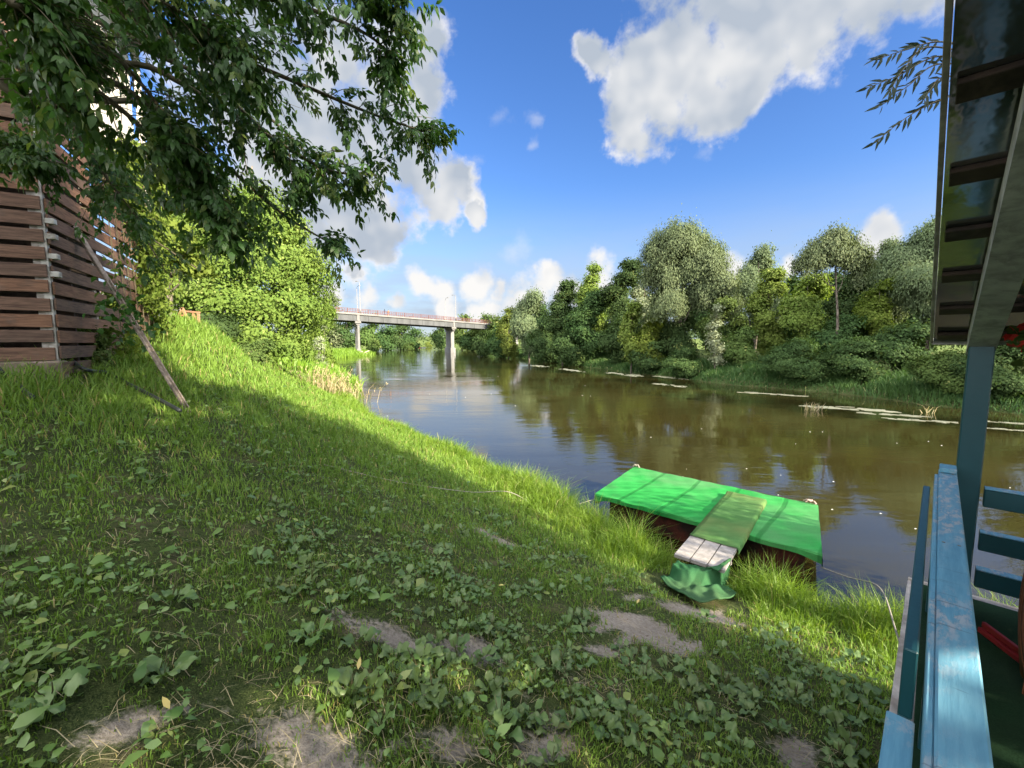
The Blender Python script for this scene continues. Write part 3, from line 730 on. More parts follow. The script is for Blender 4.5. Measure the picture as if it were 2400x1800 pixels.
def plantain_mesh(seed):
    """one rosette: stalked, ribbed oval leaves that arch over; seed stalks apart"""
    rng = np.random.default_rng(seed); V = []; F = []; rn = []
    nl = rng.integers(5, 10)
    for i in range(nl):
        a = i * 2.4 + rng.uniform(-.4, .4); L = rng.uniform(.07, .135); W = L * rng.uniform(.42, .62); pet = L * rng.uniform(.3, .55)
        el = R(rng.uniform(12, 62)); roll = rng.normal(0, .35)
        o = len(V); ns, nw = 7, 5; q = rng.random()
        for k in range(ns):
            f = k / (ns - 1)
            ss = pet + L * f; drop = .45 * L * f * f
            cx = math.cos(el) * ss; cz = math.sin(el) * ss - drop * (1 if el > .5 else .5)
            wd = W * (math.sin(math.pi * min(1, (f * .93 + .07)) ** .85) ** .7) * .5 if f < 1 else .002
            if k == 0: wd = .006
            for j in range(nw):
                g = (j / (nw - 1) - .5) * 2
                lift = .22 * abs(g) * wd * 2 + .006 * math.cos(g * 9) * (wd > .01) + .012 * math.sin(f * 9 + i) * g * g
                px, py, pz = cx, g * wd, cz + lift + roll * g * wd
                V.append((math.cos(a) * px - math.sin(a) * py, math.sin(a) * px + math.cos(a) * py, pz + .005))
        for k in range(ns - 1):
            for j in range(nw - 1):
                b = o + k * nw + j; F.append((b, b + 1, b + nw + 1, b + nw)); rn.append(q)
        b = len(V)
        V += [(0, 0, 0), (math.cos(a) * .006, math.sin(a) * .006, -.003)]
        m = o + nw // 2
        F.append((b, b + 1, m + 1, m - 1)); rn.append(q)
    me = bpy.data.meshes.new('plantain'); me.from_pydata(V, [], F); me.update()
    at_ = me.attributes.new('rnd', 'FLOAT', 'FACE'); at_.data.foreach_set('value', np.array(rn, np.float32))
    me.polygons.foreach_set('use_smooth', np.ones(len(F), bool)); me.materials.append(M['plantain'])
    st = MB()
    for i in range(rng.integers(1, 4)):
        a = rng.uniform(0, 6.28); h = rng.uniform(.10, .21); lx, ly = math.cos(a) * h * .22, math.sin(a) * h * .22
        st.tube([(0, 0, 0), (lx * .4, ly * .4, h * .5), (lx * .7, ly * .7, h * .62), (lx, ly, h)], [.0012, .0012, .003, .0018], 5)
    ms = bpy.data.meshes.new('seed_stalk'); ms.from_pydata(st.v, [], st.f); ms.update(); ms.materials.append(M['stalk'])
    return me, ms
def build_plantains():
    rng = np.random.default_rng(5)
    var = [plantain_mesh(s) for s in range(40, 50)]
    pts = []
    def put(px, py, sc=1.0):
        sc *= .78
        p = on_ground(px, py)
        if in_gazebo(p[0], p[1], .06): return
        for q in pts:
            if math.hypot(q[0] - p[0], q[1] - p[1]) < .075 * sc: return
        pts.append((p[0], p[1], sc))
    # the dense worn band across the middle and the right, then stragglers
    for i in range(105): put(rng.normal(1180, 170), rng.normal(1490, 110), rng.uniform(.7, 1.15))
    for i in range(50): put(rng.uniform(1100, 2000), rng.uniform(1560, 1800), rng.uniform(.75, 1.25))
    for i in range(30): put(rng.uniform(1650, 2090), rng.uniform(1450, 1680), rng.uniform(.8, 1.2))
    for i in range(55): put(rng.uniform(600, 1500), rng.uniform(1180, 1420), rng.uniform(.7, 1.2))
    for i in range(14): put(rng.uniform(0, 900), rng.uniform(1050, 1800), rng.uniform(.6, 1.1))
    for px, py, sc in ((820,1640,1.3),(1055,1660,1.35),(690,1290,1.2),(735,1500,1.3),(560,1060,1.3),(600,1075,1.2),(870,1250,1.3),(2050,1690,1.3),(2030,1640,1.2),(800,1790,1.3),(1150,1225,1.5),(1180,1235,1.4)): put(px, py, sc)
    n = 0
    for (x, y, sc) in pts[:295]:
        me, ms = var[n % len(var)]
        if soil(np.array([x]), np.array([y]))[0] > .75: continue
        o = bpy.data.objects.new('plantain', me); COL.objects.link(o)
        o.location = (x, y, gz(x, y) + .002); o.rotation_euler = (rng.normal(0, .08), rng.normal(0, .08), rng.uniform(0, 6.28)); o.scale = (sc, sc, sc)
        tag(o, 'broad-leaved plantain rosette in the worn shaded lawn', 'plant', 'plantain rosettes in the lawn')
        if rng.random() < .5:
            c = bpy.data.objects.new('seed_stalk', ms); COL.objects.link(c); c.parent = o
        n += 1
    # a few fallen leaves
    for i, (px, py, lab) in enumerate([(840,1592,'pale yellow fallen leaf beside a grey plantain leaf'),(1168,1384,'pale fallen leaf on the plantains in mid lawn'),(1492,1425,'small yellow fallen leaf at the top of the bare sandy patch'),(400,1690,'yellow fallen leaf in the grass at the lower left')]):
        p = on_ground(px, py); a = rng.uniform(0, 6.28)
        V, F = leaf6(np.array([p + (0, 0, .045)]), np.array([(math.cos(a), math.sin(a), .5)]), np.array([(0.1, -.3, 1.0)]), [.06], [.02])
        tag(np_obj('fallen_leaf', V, F, M['fallen'], loc=p, rnd=np.full(4, .5)), lab, 'leaf')
# ------------------------------------------------------------------ gazebo
Q2 = math.sqrt(2)
def G(a, b, z): return np.array(((a + b) / Q2, (a - b) / Q2, z))
AX, BX, ZX = np.array((1, 1, 0)) / Q2, np.array((1, -1, 0)) / Q2, np.array((0, 0, 1.0))
def gbox(mb, a0, a1, b0, b1, z0, z1, bev=.004):
    return mb.frame(G((a0 + a1) / 2, (b0 + b1) / 2, (z0 + z1) / 2), AX * (a1 - a0) / 2, BX * (b1 - b0) / 2, ZX * (z1 - z0) / 2, bev)
DECK = 1.68
def roof_z(a): return 3.345 + .36 * (4.2 - a)
def build_gazebo():
    t = thing('gazebo', 'blue painted wooden gazebo with a dark sloping roof, right edge of the view', 'gazebo', G(2, 1, DECK - .2))
    f = MB(); gbox(f, -1.2, 4.06, -.02, 3.2, DECK - .14, DECK - .012); f.build('deck', M['greywood'], t)
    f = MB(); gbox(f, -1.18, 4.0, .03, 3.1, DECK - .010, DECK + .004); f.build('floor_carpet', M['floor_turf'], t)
    f = MB()
    gbox(f, -1.2, 1.72, -.055, -.022, DECK - .19, DECK - .015); gbox(f, 1.73, 4.06, -.052, -.022, DECK - .17, DECK - .02)
    gbox(f, 4.062, 4.095, -.05, 3.2, DECK - .19, DECK - .01)
    f.build('fascia_board', M['greywood'], t)
    for a, b in ((4.0, .05), (4.0, 1.6), (2.2, .05), (.4, .05)):
        x, y, _ = G(a, b, 0); z0 = max(gz(x, y), -.4) - .3
        f = MB(); gbox(f, a - .06, a + .06, b - .02, b + .12, z0, DECK - .142); f.build('footing', M['greywood'], t)
    # railing parallel to the sight line: broad worn top board with a narrower lip beside it
    f = MB(); gbox(f, -1.0, 3.74, .045, .124, 2.525, 2.565, .005); tr_ = f.build('top_rail', M['bluepaint'], t)
    f = MB(); gbox(f, 1.02, 3.60, .029, .0445, 2.49, 2.558, .003); gbox(f, 3.62, 3.76, .047, .122, 2.567, 2.595, .004); f.build('rail_lip', M['bluepaint'], tr_)
    f = MB()
    for a in (1.0, 2.35, 3.62):
        for db in (.062, .105): f.tube([G(a, db, 2.5645), G(a, db, 2.5668)], .0055, 8)
    f.build('screw', M['galv'], tr_)
    f = MB(); gbox(f, 1.62, 3.62, -.016, .016, 2.26, 2.47); f.build('side_rail', M['navy_shade'], t)
    f = MB(); gbox(f, 1.66, 3.62, -.017, .015, 1.86, 2.16); f.build('side_rail', M['navy_shade'], t)
    f = MB(); gbox(f, -.6, 1.31, -.030, .016, 2.18, 2.455); sr_ = f.build('side_rail', M['navy_shade'], t)
    f = MB(); gbox(f, .6, 1.31, -.032, .018, 2.457, 2.470); f.build('rail_lip', M['bluepaint'], sr_)  # lit top of the dark side rail, painted as a thin light strip
    for a in (1.0, 2.35, 3.62):
        f = MB(); gbox(f, a - .035, a + .035, .046, .116, DECK + .004, 2.522); f.build('baluster_post', M['navy_shade'], t)
    f = MB(); gbox(f, 3.855, 3.965, .125, .235, DECK - .01, roof_z(3.91) - .05, .006); f.build('post', M['navy_shade'], t)
    for z in (2.395, 2.115, 1.875):
        f = MB(); gbox(f, 3.86, 3.92, .253, 3.0, z - .055, z + .055, .005); er_ = f.build('end_rail', M['navy_shade'], t)
        f = MB(); gbox(f, 3.855, 3.925, .254, 3.0, z + .057, z + .064, .002); f.build('rail_lip', M['bluepaint'], er_)  # lighter paint laid on as the lit upper edge of each end rail
    f = MB(); gbox(f, 3.86, 3.96, 2.4, 2.52, DECK + .004, roof_z(3.91) - .05); f.build('post', M['navy_shade'], t)
    # roof: corrugated sheet on battens, carried by rafters
    nb = 34; na = 40; V = []; F = []
    for layer in (0, 1):
        for i in range(na + 1):
            a = 4.22 - (4.22 + 1.6) * i / na
            for j in range(nb + 1):
                b = -.035 + 3.5 * j / nb
                V.append(G(a, b, roof_z(a) + .022 + layer * .012 + .004 * math.sin(a * 5 + b * 2)))
    w = nb + 1; o2 = (na + 1) * w
    for i in range(na):
        for j in range(nb):
            k = i * w + j; F.append((k, k + 1, k + w + 1, k + w)); F.append((o2 + k, o2 + k + w, o2 + k + w + 1, o2 + k + 1))
    for i in range(na):
        k = i * w; F.append((k, k + w, o2 + k + w, o2 + k)); k = i * w + nb; F.append((k, o2 + k, o2 + k + w, k + w))
    for j in range(nb):
        F.append((j, o2 + j, o2 + j + 1, j + 1)); k = na * w + j; F.append((k, k + 1, o2 + k + 1, o2 + k))
    rf = np_obj('roof', np.array(V), F, M['roofsheet'], t, smooth=False)
    sl = AX - .36 * ZX; sl = sl / np.linalg.norm(sl); up = np.cross(BX, sl); up = up if up[2] > 0 else -up
    for a in [4.08, 3.67, 3.25, 2.84, 2.43, 2.01, 1.6, 1.18, .75, .3, -.2, -.7]:
        f = MB(); f.frame(G(a, 1.66, roof_z(a) + .006), BX * 1.68, sl * .045, up * .011, .003); f.build('batten', M['darkwood'], rf)
    f = MB(); f.frame(G(4.225, 1.71, roof_z(4.22) + .02), BX * 1.75, AX * .006, ZX * .022, .002); f.build('eave_trim', M['whitestrip'], rf)
    f = MB(); f.frame(G(1.3, -.046, roof_z(1.3) + .03), (AX - .36 * ZX) * 2.9, BX * .008, ZX * .03, .002); f.build('rake_trim', M['greywood'], rf)
    for b in (.165, 1.6, 2.9):
        f = MB()
        P = [4.02, 3.2, 2.4, 1.5, .5, -1.2]
        for a0, a1 in zip(P[:-1], P[1:]):
            z0, z1 = roof_z(a0) - .075 - .03 * math.sin((4.02 - a0) * .8), roof_z(a1) - .075 - .03 * math.sin((4.02 - a1) * .8)
            V8 = []
            for a, z in ((a0, z0), (a1, z1)):
                for bb in (b - .045, b + .075):
                    V8 += [G(a, bb, z - .065), G(a, bb, z + .065)]
            f.add(V8, [(0,1,3,2),(4,6,7,5),(0,4,5,1),(2,3,7,6),(0,2,6,4),(1,5,7,3)])
        f.build('rafter', M['beam'], t)
    # things in and on it
    p, q = G(3.5, .28, DECK + .05), G(3.02, .62, DECK + .03)
    b = MB(); b.bar(p, q, .055, .03, bev=.004); b.bar(p + (0, 0, .032), q + (0, 0, .032), .02, .03, bev=.003)
    o = b.build('red_bar', M['redpaint'], loc=(p + q) / 2); tag(o, 'dark red wooden bar lying on the gazebo floor', 'bar')
    c = G(3.05, .644, DECK + .006)
    ch = thing('woven_chair', 'rust brown woven chair cut off by the right edge inside the gazebo', 'chair', c)
    b = MB(); ring = []
    for i in range(25):
        an = math.radians(-110 + 220 * i / 24 + 90); ring.append((c[0] + .27 * math.cos(an), c[1] + .27 * math.sin(an)))
    V = []; F = []
    for i, (x, y) in enumerate(ring):
        h = .62 + .22 * math.sin(math.pi * i / 24)
        for k in range(9):
            f_ = k / 8; s_ = 1 + .10 * math.sin(f_ * math.pi)
            V.append((c[0] + (x - c[0]) * s_, c[1] + (y - c[1]) * s_, c[2] + .10 + f_ * (h - .1)))
        for k in range(9):
            f_ = 1 - k / 8; s_ = .90 + .10 * math.sin(f_ * math.pi)
            V.append((c[0] + (x - c[0]) * s_, c[1] + (y - c[1]) * s_, c[2] + .10 + f_ * (h - .1)))
    for i in range(24):
        for k in range(18):
            a0 = i * 18 + k; a1 = i * 18 + (k + 1) % 18; F.append((a0, a1, a1 + 18, a0 + 18))
    np_obj('backrest', np.array(V), F, M['wicker'], ch, smooth=True)
    b = MB(); b.tube([c + (0, 0, .34), c + (0, 0, .36), c + (0, 0, .42), c + (0, 0, .43)], [.2, .235, .235, .2], 20); b.build('seat', M['wicker'], ch)
    for sx in (-1, 1):
        for sy in (-1, 1):
            b = MB(); b.tube([c + (sx * .17, sy * .17, 0), c + (sx * .16, sy * .16, .34)], [.016, .022], 8); b.build('leg', M['wicker'], ch)
    # creeper hanging under the eave
    rng = np.random.default_rng(31)
    root = G(3.75, .95, roof_z(3.75) - .05)
    cr = thing('creeper', 'creeper with red and green leaves hanging under the gazebo eave', 'climbing plant', root)
    st = MB(); P = []; T = []; Nn = []
    for i in range(9):
        b0 = .32 + i * .11 + rng.uniform(-.04, .04); L = rng.uniform(.08, .22)
        pts = curve([G(3.6, b0 + .1, roof_z(3.6) - .03), G(3.7 + rng.uniform(-.1, .15), b0, roof_z(3.75) - .07), G(3.72 + rng.uniform(-.15, .2), b0 - rng.uniform(-.03, .08), roof_z(3.75) - .07 - L)], 5)
        st.tube(pts, .004, 5)
        for p in pts[1:]:
            for k in range(3):
                c_ = p + rng.normal(size=3) * .03
                for an in (-65, -32, 0, 32, 65):          # five pointed lobes make one leaf
                    P.append(c_); T.append((an, k, i)); Nn.append(0)
    P = np.array(P); n = len(P) // 5
    N1 = norm(np.stack([rng.normal(-.5, .5, n), rng.normal(-.6, .5, n), rng.normal(.3, .5, n)], 1)); T1 = norm(np.stack([rng.normal(0, .5, n), rng.normal(0, .5, n), rng.normal(-.9, .3, n)], 1))
    S1 = norm(np.cross(T1, N1)); T1 = np.cross(N1, S1)
    TT = []; NN = []; LL = []
    for i in range(n):
        Lf = rng.uniform(.045, .075)
        for an in (-65, -32, 0, 32, 65):
            ar = R(an); TT.append(T1[i] * math.cos(ar) + S1[i] * math.sin(ar)); NN.append(N1[i]); LL.append(Lf * (1 - abs(an) / 130))
    V, F = leaf6(P, np.array(TT), np.array(NN), np.array(LL), np.array(LL) * .5, .05, .15)
    np_obj('foliage', V, F, M['creeper'], cr, rnd=np.repeat(np.repeat(rng.random(n) * .999, 5), 4)); st.build('stem', M['twig'], cr)

# ------------------------------------------------------------------ slatted building on the left
def build_house():
    c0 = np.array((-5.25, 4.95, 0)); F2 = np.array((-.47, .883, 0)); F1 = np.array((-.883, -.47, 0))
    n2 = np.array((.883, .47, 0)); n1 = np.array((.47, -.883, 0))
    g = gz(-5.25, 4.95)
    t = thing('slatted_building', 'tall building clad in brown horizontal slats with a pale upper wall', 'building', (c0[0], c0[1], g))
    L1, L2 = 4.2, 4.35
    rng = np.random.default_rng(3)
    z0, pitch, hh = 2.60, .186, .145
    for face, (dr, nn, L, ztop) in enumerate(((F1, n1, L1, 8.4), (F2, n2, L2, 6.35))):
        b = MB(); k = 0; z = z0
        while z < ztop:
            s = .02 if face == 0 else .012
            while s < L - .05:
                ln = min(L - s, rng.uniform(1.5, 2.6)); tl = rng.normal(0, .006)
                if rng.random() < .02: s += ln * rng.uniform(.3, 1.0); continue
                if rng.random() < .15: tl += rng.normal(0, .02)
                p = c0 + dr * s + nn * .012 + ZX * (z + hh / 2 + rng.normal(0, .006)); q = c0 + dr * (s + ln - .006) + nn * .012 + ZX * (z + hh / 2 + tl)
                b.bar(p, q, .022, hh * rng.uniform(.93, 1.04), bev=.003); s += ln
            z += pitch; k += 1
        b.build('slat_cladding', M['slat'], t)
    # posts behind the slats, pale at the corner
    for s, m_, w in ((.045, 'whitestrip', .07), (1.35, 'greywood', .07), (2.7, 'greywood', .07), (3.95, 'greywood', .08)):
        b = MB(); p = c0 + F2 * s - n2 * .045; b.frame(p + ZX * 4.5, F2 * w / 2, n2 * .035, ZX * 2.2, .004); b.build('post', M[m_], t)
    for s in (.10, 1.6, 3.2):
        b = MB(); p = c0 + F1 * s - n1 * .045; b.frame(p + ZX * 5.5, F1 * .035, n1 * .035, ZX * 3.1, .004); b.build('post', M['greywood'], t)
    for i, z in enumerate((4.13, 4.33, 4.55, 4.72)):     # pale joist ends showing in the gaps by the corner
        b = MB(); b.frame(c0 + n2 * .03 + F2 * .05 + ZX * z, F2 * .04, n2 * .04, ZX * .03, .004); b.build('joist_end', M['whitestrip'], t)
    # dark sheets standing in for the shade seen between the slats
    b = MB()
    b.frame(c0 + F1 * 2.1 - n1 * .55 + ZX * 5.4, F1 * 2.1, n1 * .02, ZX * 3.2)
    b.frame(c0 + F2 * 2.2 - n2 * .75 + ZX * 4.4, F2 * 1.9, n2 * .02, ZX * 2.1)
    b.build('dark_backing', M['darkwood'], t)
    # plinth, block and beam end at the foot of the corner
    b = MB(); b.frame(c0 - F1 * 0 + F1 * .30 - n1 * .08 + ZX * (g + .02), F1 * .32, n1 * .11, ZX * .28, .02); b.build('plinth', M['masonry'], t)
    b = MB(); b.frame(c0 + F1 * 1.6 - n1 * .15 + ZX * (g - .08), F1 * .9, n1 * .08, ZX * .42, .02); b.build('plinth', M['masonry'], t)
    b = MB(); b.bar(c0 + F2 * .12 - n2 * .3 + ZX * (z0 - .10), c0 + F2 * .12 + n2 * .10 + ZX * (z0 - .10), .13, .13, bev=.01); b.build('beam_end', M['orangewood'], t)
    # pale upper wall over the river side, with board joints, and its far corner board
    b = MB(); b.frame(c0 + F2 * 2.2 - n2 * .10 + ZX * 7.7, F2 * 2.12, n2 * .02, ZX * 1.36, .004)
    for s in (.7, 1.4, 2.1, 2.8, 3.5): b.frame(c0 + F2 * s - n2 * .072 + ZX * 7.7, F2 * .02, n2 * .008, ZX * 1.34, .002)
    b.build('upper_wall', M['wallpanel'], t)
    b = MB(); b.frame(c0 + F2 * 4.40 + n2 * .02 + ZX * 5.9, F2 * .035, n2 * .05, ZX * 3.15, .005); b.build('corner_board', M['whitestrip'], t)
    b = MB(); b.frame(c0 + F2 * 2.0 + F1 * 2.0 + ZX * 9.12, F2 * 2.5, F1 * 2.5, ZX * .06, .01); b.build('roof', M['darkwood'], t)
    # leaning prop, hoses, wire
    p = on_ground(443, 966); q = at(174, 530, 5.62)
    b = MB(); d = (q - p) / np.linalg.norm(q - p)
    b.bar(p - d * .08, q, .058, .04, bev=.006); b.bar(p - d * .02 + np.array((.035, -.012, 0)), p + (q - p) * .7 + np.array((.035, -.012, 0)), .016, .034, bev=.003)
    b.build('wooden_prop', M['prop'], loc=p); tag(COL.objects['wooden_prop'], 'weathered wooden prop leaning from the lawn against the slatted wall', 'prop')
    pts = [at(160, 838, 5.4), at(200, 866, 5.2)] + [on_ground(x, y) + np.array((0, 0, .13)) for x, y in ((262, 897), (300, 922), (345, 946), (385, 968), (424, 990))]
    b = MB(); b.tube(curve(pts, 8), .022, 8); b.build('hose', M['hose'], loc=pts[2], smooth=True)
    tag(COL.objects['hose'], 'black hose running from the building corner down to the wooden prop', 'hose')
    pts = [at(-60, 790, 4.3), at(0, 868, 4.2)] + [on_ground(x, y) + np.array((0, 0, .12)) for x, y in ((32, 915), (62, 948), (80, 962))]
    b = MB(); b.tube(curve(pts, 8), .02, 8); o = b.build('hose', M['hose'], loc=pts[2], smooth=True)
    tag(o, 'short black hose at the left edge below the brown slats', 'hose')
    b = MB(); b.tube(curve([at(120, 470, 5.6), at(282, 512, 6.2), at(350, 556, 6.6), at(470, 635, 7.4)], 8), .012, 6)
    o = b.build('dead_branch', M['twig'], loc=at(282, 512, 6.2), smooth=True); tag(o, 'thin bare branch slanting out beside the slatted wall', 'branch')
    # climbing hop on the far half of the river side
    rng = np.random.default_rng(77); n = 9000
    s = rng.uniform(1.5, 4.4, n); z = rng.uniform(2.4, 6.7, n)
    dens = np.sin(s * 2.1 + z * 1.3) + .7 * np.sin(z * 2.6 - s * 3) + (s - 2.4) * .5
    k = dens > .35; s, z = s[k], z[k]; n = len(s)
    P = c0 + F2 * s[:, None] + n2 * (.06 + np.abs(rng.normal(0, .16, n)))[:, None] + ZX * z[:, None]
    N = norm(n2 + ZX * .5 + rng.normal(size=(n, 3)) * .5); T = norm(rng.normal(size=(n, 3)) * .5 + np.array((0, 0, -.8)))
    Lf = rng.uniform(.05, .12, n); V, F = leaf6(P, T, N, Lf, Lf * .75)
    vn = thing('climbing_vine', 'sunlit yellow-green vine covering the river side of the slatted building', 'climbing plant', (c0 + F2 * 3 + n2 * .15) + ZX * gz(-6.6, 7.6))
    np_obj('foliage', V, F, M['lime'], vn, rnd=np.repeat(rng.random(n) * .99, 4))
    st = MB()
    for i in range(8):
        s_ = 1.8 + i * .33; st.tube(curve([c0 + F2 * s_ + n2 * .10 + ZX * 2.2, c0 + F2 * (s_ + .2) + n2 * .06 + ZX * 4, c0 + F2 * (s_ - .1) + n2 * .07 + ZX * 6.3], 6), .008, 5)
    st.build('stem', M['twig'], vn)
    # vine strand wound round the prop
    n = 190; f = rng.uniform(.42, .62, n); P = p + (q - p) * f[:, None] + rng.normal(size=(n, 3)) * .12
    Lf = rng.uniform(.05, .11, n); V, F = leaf6(P, norm(rng.normal(size=(n, 3)) + (0, 0, -.8)), norm(rng.normal(size=(n, 3)) * .6 + (0, -.3, .8)), Lf, Lf * .7)
    o = np_obj('climbing_vine', V, F, M['maple'], loc=p + (q - p) * .5, rnd=np.repeat(rng.random(n) * .99, 4)); tag(o, 'dark green vine leaves wound around the leaning wooden prop', 'climbing plant')

# ------------------------------------------------------------------ floating platform, footbridge, ropes
def build_pontoon():
    top = .55
    NL, NR, FL, FR = (np.array((1.55, 7.71, top)), np.array((4.12, 5.42, top)), np.array((2.77, 9.44, top)), np.array((5.30, 7.15, top)))
    t = thing('floating_platform', 'floating platform covered in bright green turf carpet by the bank', 'pontoon', (NL + FR) / 2 * (1, 1, 0))
    def P(u, v, z): return (NL * (1-u) + NR * u) * (1 - v) + (FL * (1-u) + FR * u) * v + np.array((0, 0, z))
    b = MB()
    V = [P(u, v, z) for u in (.05, .95) for v in (.15, .93) for z in (-.85, -.07)]
    b.add(V, [(0,1,3,2),(4,6,7,5),(0,4,5,1),(2,3,7,6),(0,2,6,4),(1,5,7,3)]); b.build('hull', M['rust'], t)
    # carpet: a sheet over the top with hanging skirts, slightly rumpled
    rng = np.random.default_rng(2); nu, nv = 64, 40; V = []; F = []
    prof = [(-.30, 0), (-.22, 0), (-.12, 0), (-.04, 0), (0, 0)]
    vs = [('n', d) for d in (.075, .05, .03, .012)] + [('t', i / nv) for i in range(nv + 1)] + [('f', d) for d in (.05, .12)]
    for kind, d in vs:
        for i in range(nu + 1):
            u = i / nu
            r = .004 * math.sin(u * 21 + d * 7) * math.sin(d * 13 + 2) + .003 * math.sin(u * 55 + d * 19) + .002 * math.sin(d * 31 - u * 9)
            if kind == 't': V.append(P(u, d, r + .004))
            elif kind == 'n':
                q = P(u, 0, -d * (1 + .03 * math.sin(u * 17) + .9 * max(0, 1 - u * 14) + .8 * max(0, (u - .93) * 14)))
                out = (NL - FL); out = out / np.linalg.norm(out); V.append(q + out * (.010 + .008 * math.sin(u * 40 + d * 9)))
            else:
                out = (FL - NL); out = out / np.linalg.norm(out); V.append(P(u, 1, -d) + out * .015)
    w = nu + 1
    for k in range(len(vs) - 1):
        for i in range(nu): a = k * w + i; F.append((a, a + 1, a + w + 1, a + w))
    # end skirts
    for u, s in ((0, 1), (1, -1)):
        o = len(V)
        for k in range(11):
            v = k / 10; e = (NL - NR) / np.linalg.norm(NL - NR) * (.012 if u == 0 else -.012)
            for d in (-.004, .10, .2): V.append(P(u, v, -d * (1 + .3 * math.sin(v * 9))) + e * (d > 0))
        for k in range(10):
            for j in range(2): a = o + k * 3 + j; F.append((a, a + 3, a + 4, a + 1))
    np_obj('turf_cover', np.array(V), F, M['turf'], t)
    b = MB(); b.add([P(u, v, z) for u in (.006, .994) for v in (.012, .99) for z in (-.066, -.008)], [(0,1,3,2),(4,6,7,5),(0,4,5,1),(2,3,7,6),(0,2,6,4),(1,5,7,3)]); b.build('deck_frame', M['darkwood'], t)
    b = MB(); b.bar(P(0, 1.004, -.01), P(1, 1.004, -.01), .02, .03); b.build('edge_batten', M['darkwood'], t)
    for c, m_, nm in ((P(.02, .985, .03), 'rope', 'pale'), (P(.97, .985, .035), 'pinkrope', 'pink')):
        b = MB(); rg = np.random.default_rng(8)
        for i in range(9):
            a = rg.uniform(0, 6.28); l = rg.uniform(.05, .13); b.tube(curve([c, c + (math.cos(a) * l * .5, math.sin(a) * l * .5, .03), c + (math.cos(a) * l, math.sin(a) * l, -.01)], 4), .010, 5)
        b.build('rope_knot', M[m_], t)
    # footbridge of three planks lying on the platform, with turf laid over its upper part
    A0, A1 = np.array((2.10, 5.30, gz(2.1, 5.3) + .07)), np.array((2.56, 4.89, gz(2.5, 4.9) + .07))
    B0, B1 = np.array((3.92, 7.58, .60)), np.array((4.40, 7.18, .60))
    A0[2] = A1[2] = max(A0[2], A1[2], .62)
    g = thing('footbridge', 'narrow footbridge of three pale planks from the bank onto the green platform', 'footbridge', (A0 + A1) / 2)
    for i in range(3):
        f0, f1 = i / 3 + .012, (i + 1) / 3 - .012
        Pp = [A0 + (A1 - A0) * f for f in (f0, f1)] + [B0 + (B1 - B0) * f for f in (f0, f1)]
        b = MB(); V = [q + np.array((0, 0, dz)) for q in Pp for dz in (-.04, 0)]
        b.add(V, [(0,1,3,2),(4,6,7,5),(0,4,5,1),(2,3,7,6),(0,2,6,4),(1,5,7,3)]); b.build('plank', M['plank'], g)
    b = MB()
    for f in (.12, .9): b.bar(A0 + (B0 - A0) * f - ZX * .06, A1 + (B1 - A1) * f - ZX * .06, .06, .035)
    b.build('cross_batten', M['greywood'], g)
    V = []; F = []; nu, nv = 14, 40
    for k in range(nv + 1):
        f = .235 + .79 * k / nv
        for i in range(-2, nu + 3):
            u = min(1, max(0, i / nu)); side = -1 if i < 0 else (1 if i > nu else 0)
            drop = .0 if side == 0 else (abs(i) if i < 0 else i - nu) * .045
            q = (A0 + (B0 - A0) * f) * (1 - u) + (A1 + (B1 - A1) * f) * u
            r = .016 + .004 * math.sin(f * 38 + u * 4) + .003 * math.sin(u * 19 + f * 11) + (.012 if f > .99 else 0)
            e = (A1 - A0) / np.linalg.norm(A1 - A0) * (.018 * side)
            V.append(q + e + np.array((0, 0, r - drop)))
    w = nu + 5
    for k in range(nv):
        for i in range(w - 1): a = k * w + i; F.append((a, a + 1, a + w + 1, a + w))
    np_obj('turf_cover', np.array(V), F, M['turf_old'], g, smooth=True)
    # loose mat at the landing, crumpled on the right
    q = [atz(1589, 1300, .72), atz(1684, 1326, .70), on_ground(1716, 1402), on_ground(1545, 1362)]
    qb = on_ground(1640, 1428) - (q[2] + q[3]) / 2; qr = on_ground(1722, 1352) - (q[1] + q[2]) / 2; qb[2] = qr[2] = 0; qr *= .35
    V = []; F = []; nu, nv = 44, 44; rg = np.random.default_rng(4)
    for j in range(nv + 1):
        v = j / nv
        for i in range(nu + 1):
            u = i / nu
            p = (q[0] * (1-u) + q[1] * u) * (1-v) + ((q[3] * (1-u) + q[2] * u) + 4 * u * (1 - u) * qb) * v + 4 * v * (1 - v) * u * qr
            fold = .035 * np.exp(-((u - .80 + .25 * (v - .5)) / .09) ** 2) * np.clip((v - .05) * 3, 0, 1) + .03 * np.exp(-((v - .45 - .3 * u) / .06) ** 2) * np.clip((u - .3) * 2, 0, 1) + .025 * np.exp(-((u - v * .8) / .05) ** 2) * .6
            rip = .006 * math.sin(u * 17 + v * 9) + .005 * math.sin(v * 25 - u * 13) + .003 * math.sin(u * 47)
            x, y = p[0] + .05 * math.sin(v * 7) * u - .06 * fold, p[1] - .05 * math.sin(u * 6 + 1) * v
            # rest on the planks at the top end, on the ground lower down
            gzv = gz(x, y) + .035
            gzv += .05; z = max(gzv, (A0[2] + .012) if v < .32 else (A0[2] + .012) * max(0, 1 - (v - .32) / .2) + gzv * min(1, (v - .32) / .2))
            V.append((x, y, z + fold + rip))
    w = nu + 1
    for j in range(nv):
        for i in range(nu): a = j * w + i; F.append((a, a + 1, a + w + 1, a + w))
    m_ = np_obj('turf_mat', np.array(V), F, M['turf_dark'], loc=q[3], smooth=True); tag(m_, 'crumpled dark green turf mat at the foot of the footbridge', 'mat')
    sol = m_.modifiers.new('thickness', 'SOLIDIFY'); sol.thickness = .012; sol.offset = 1
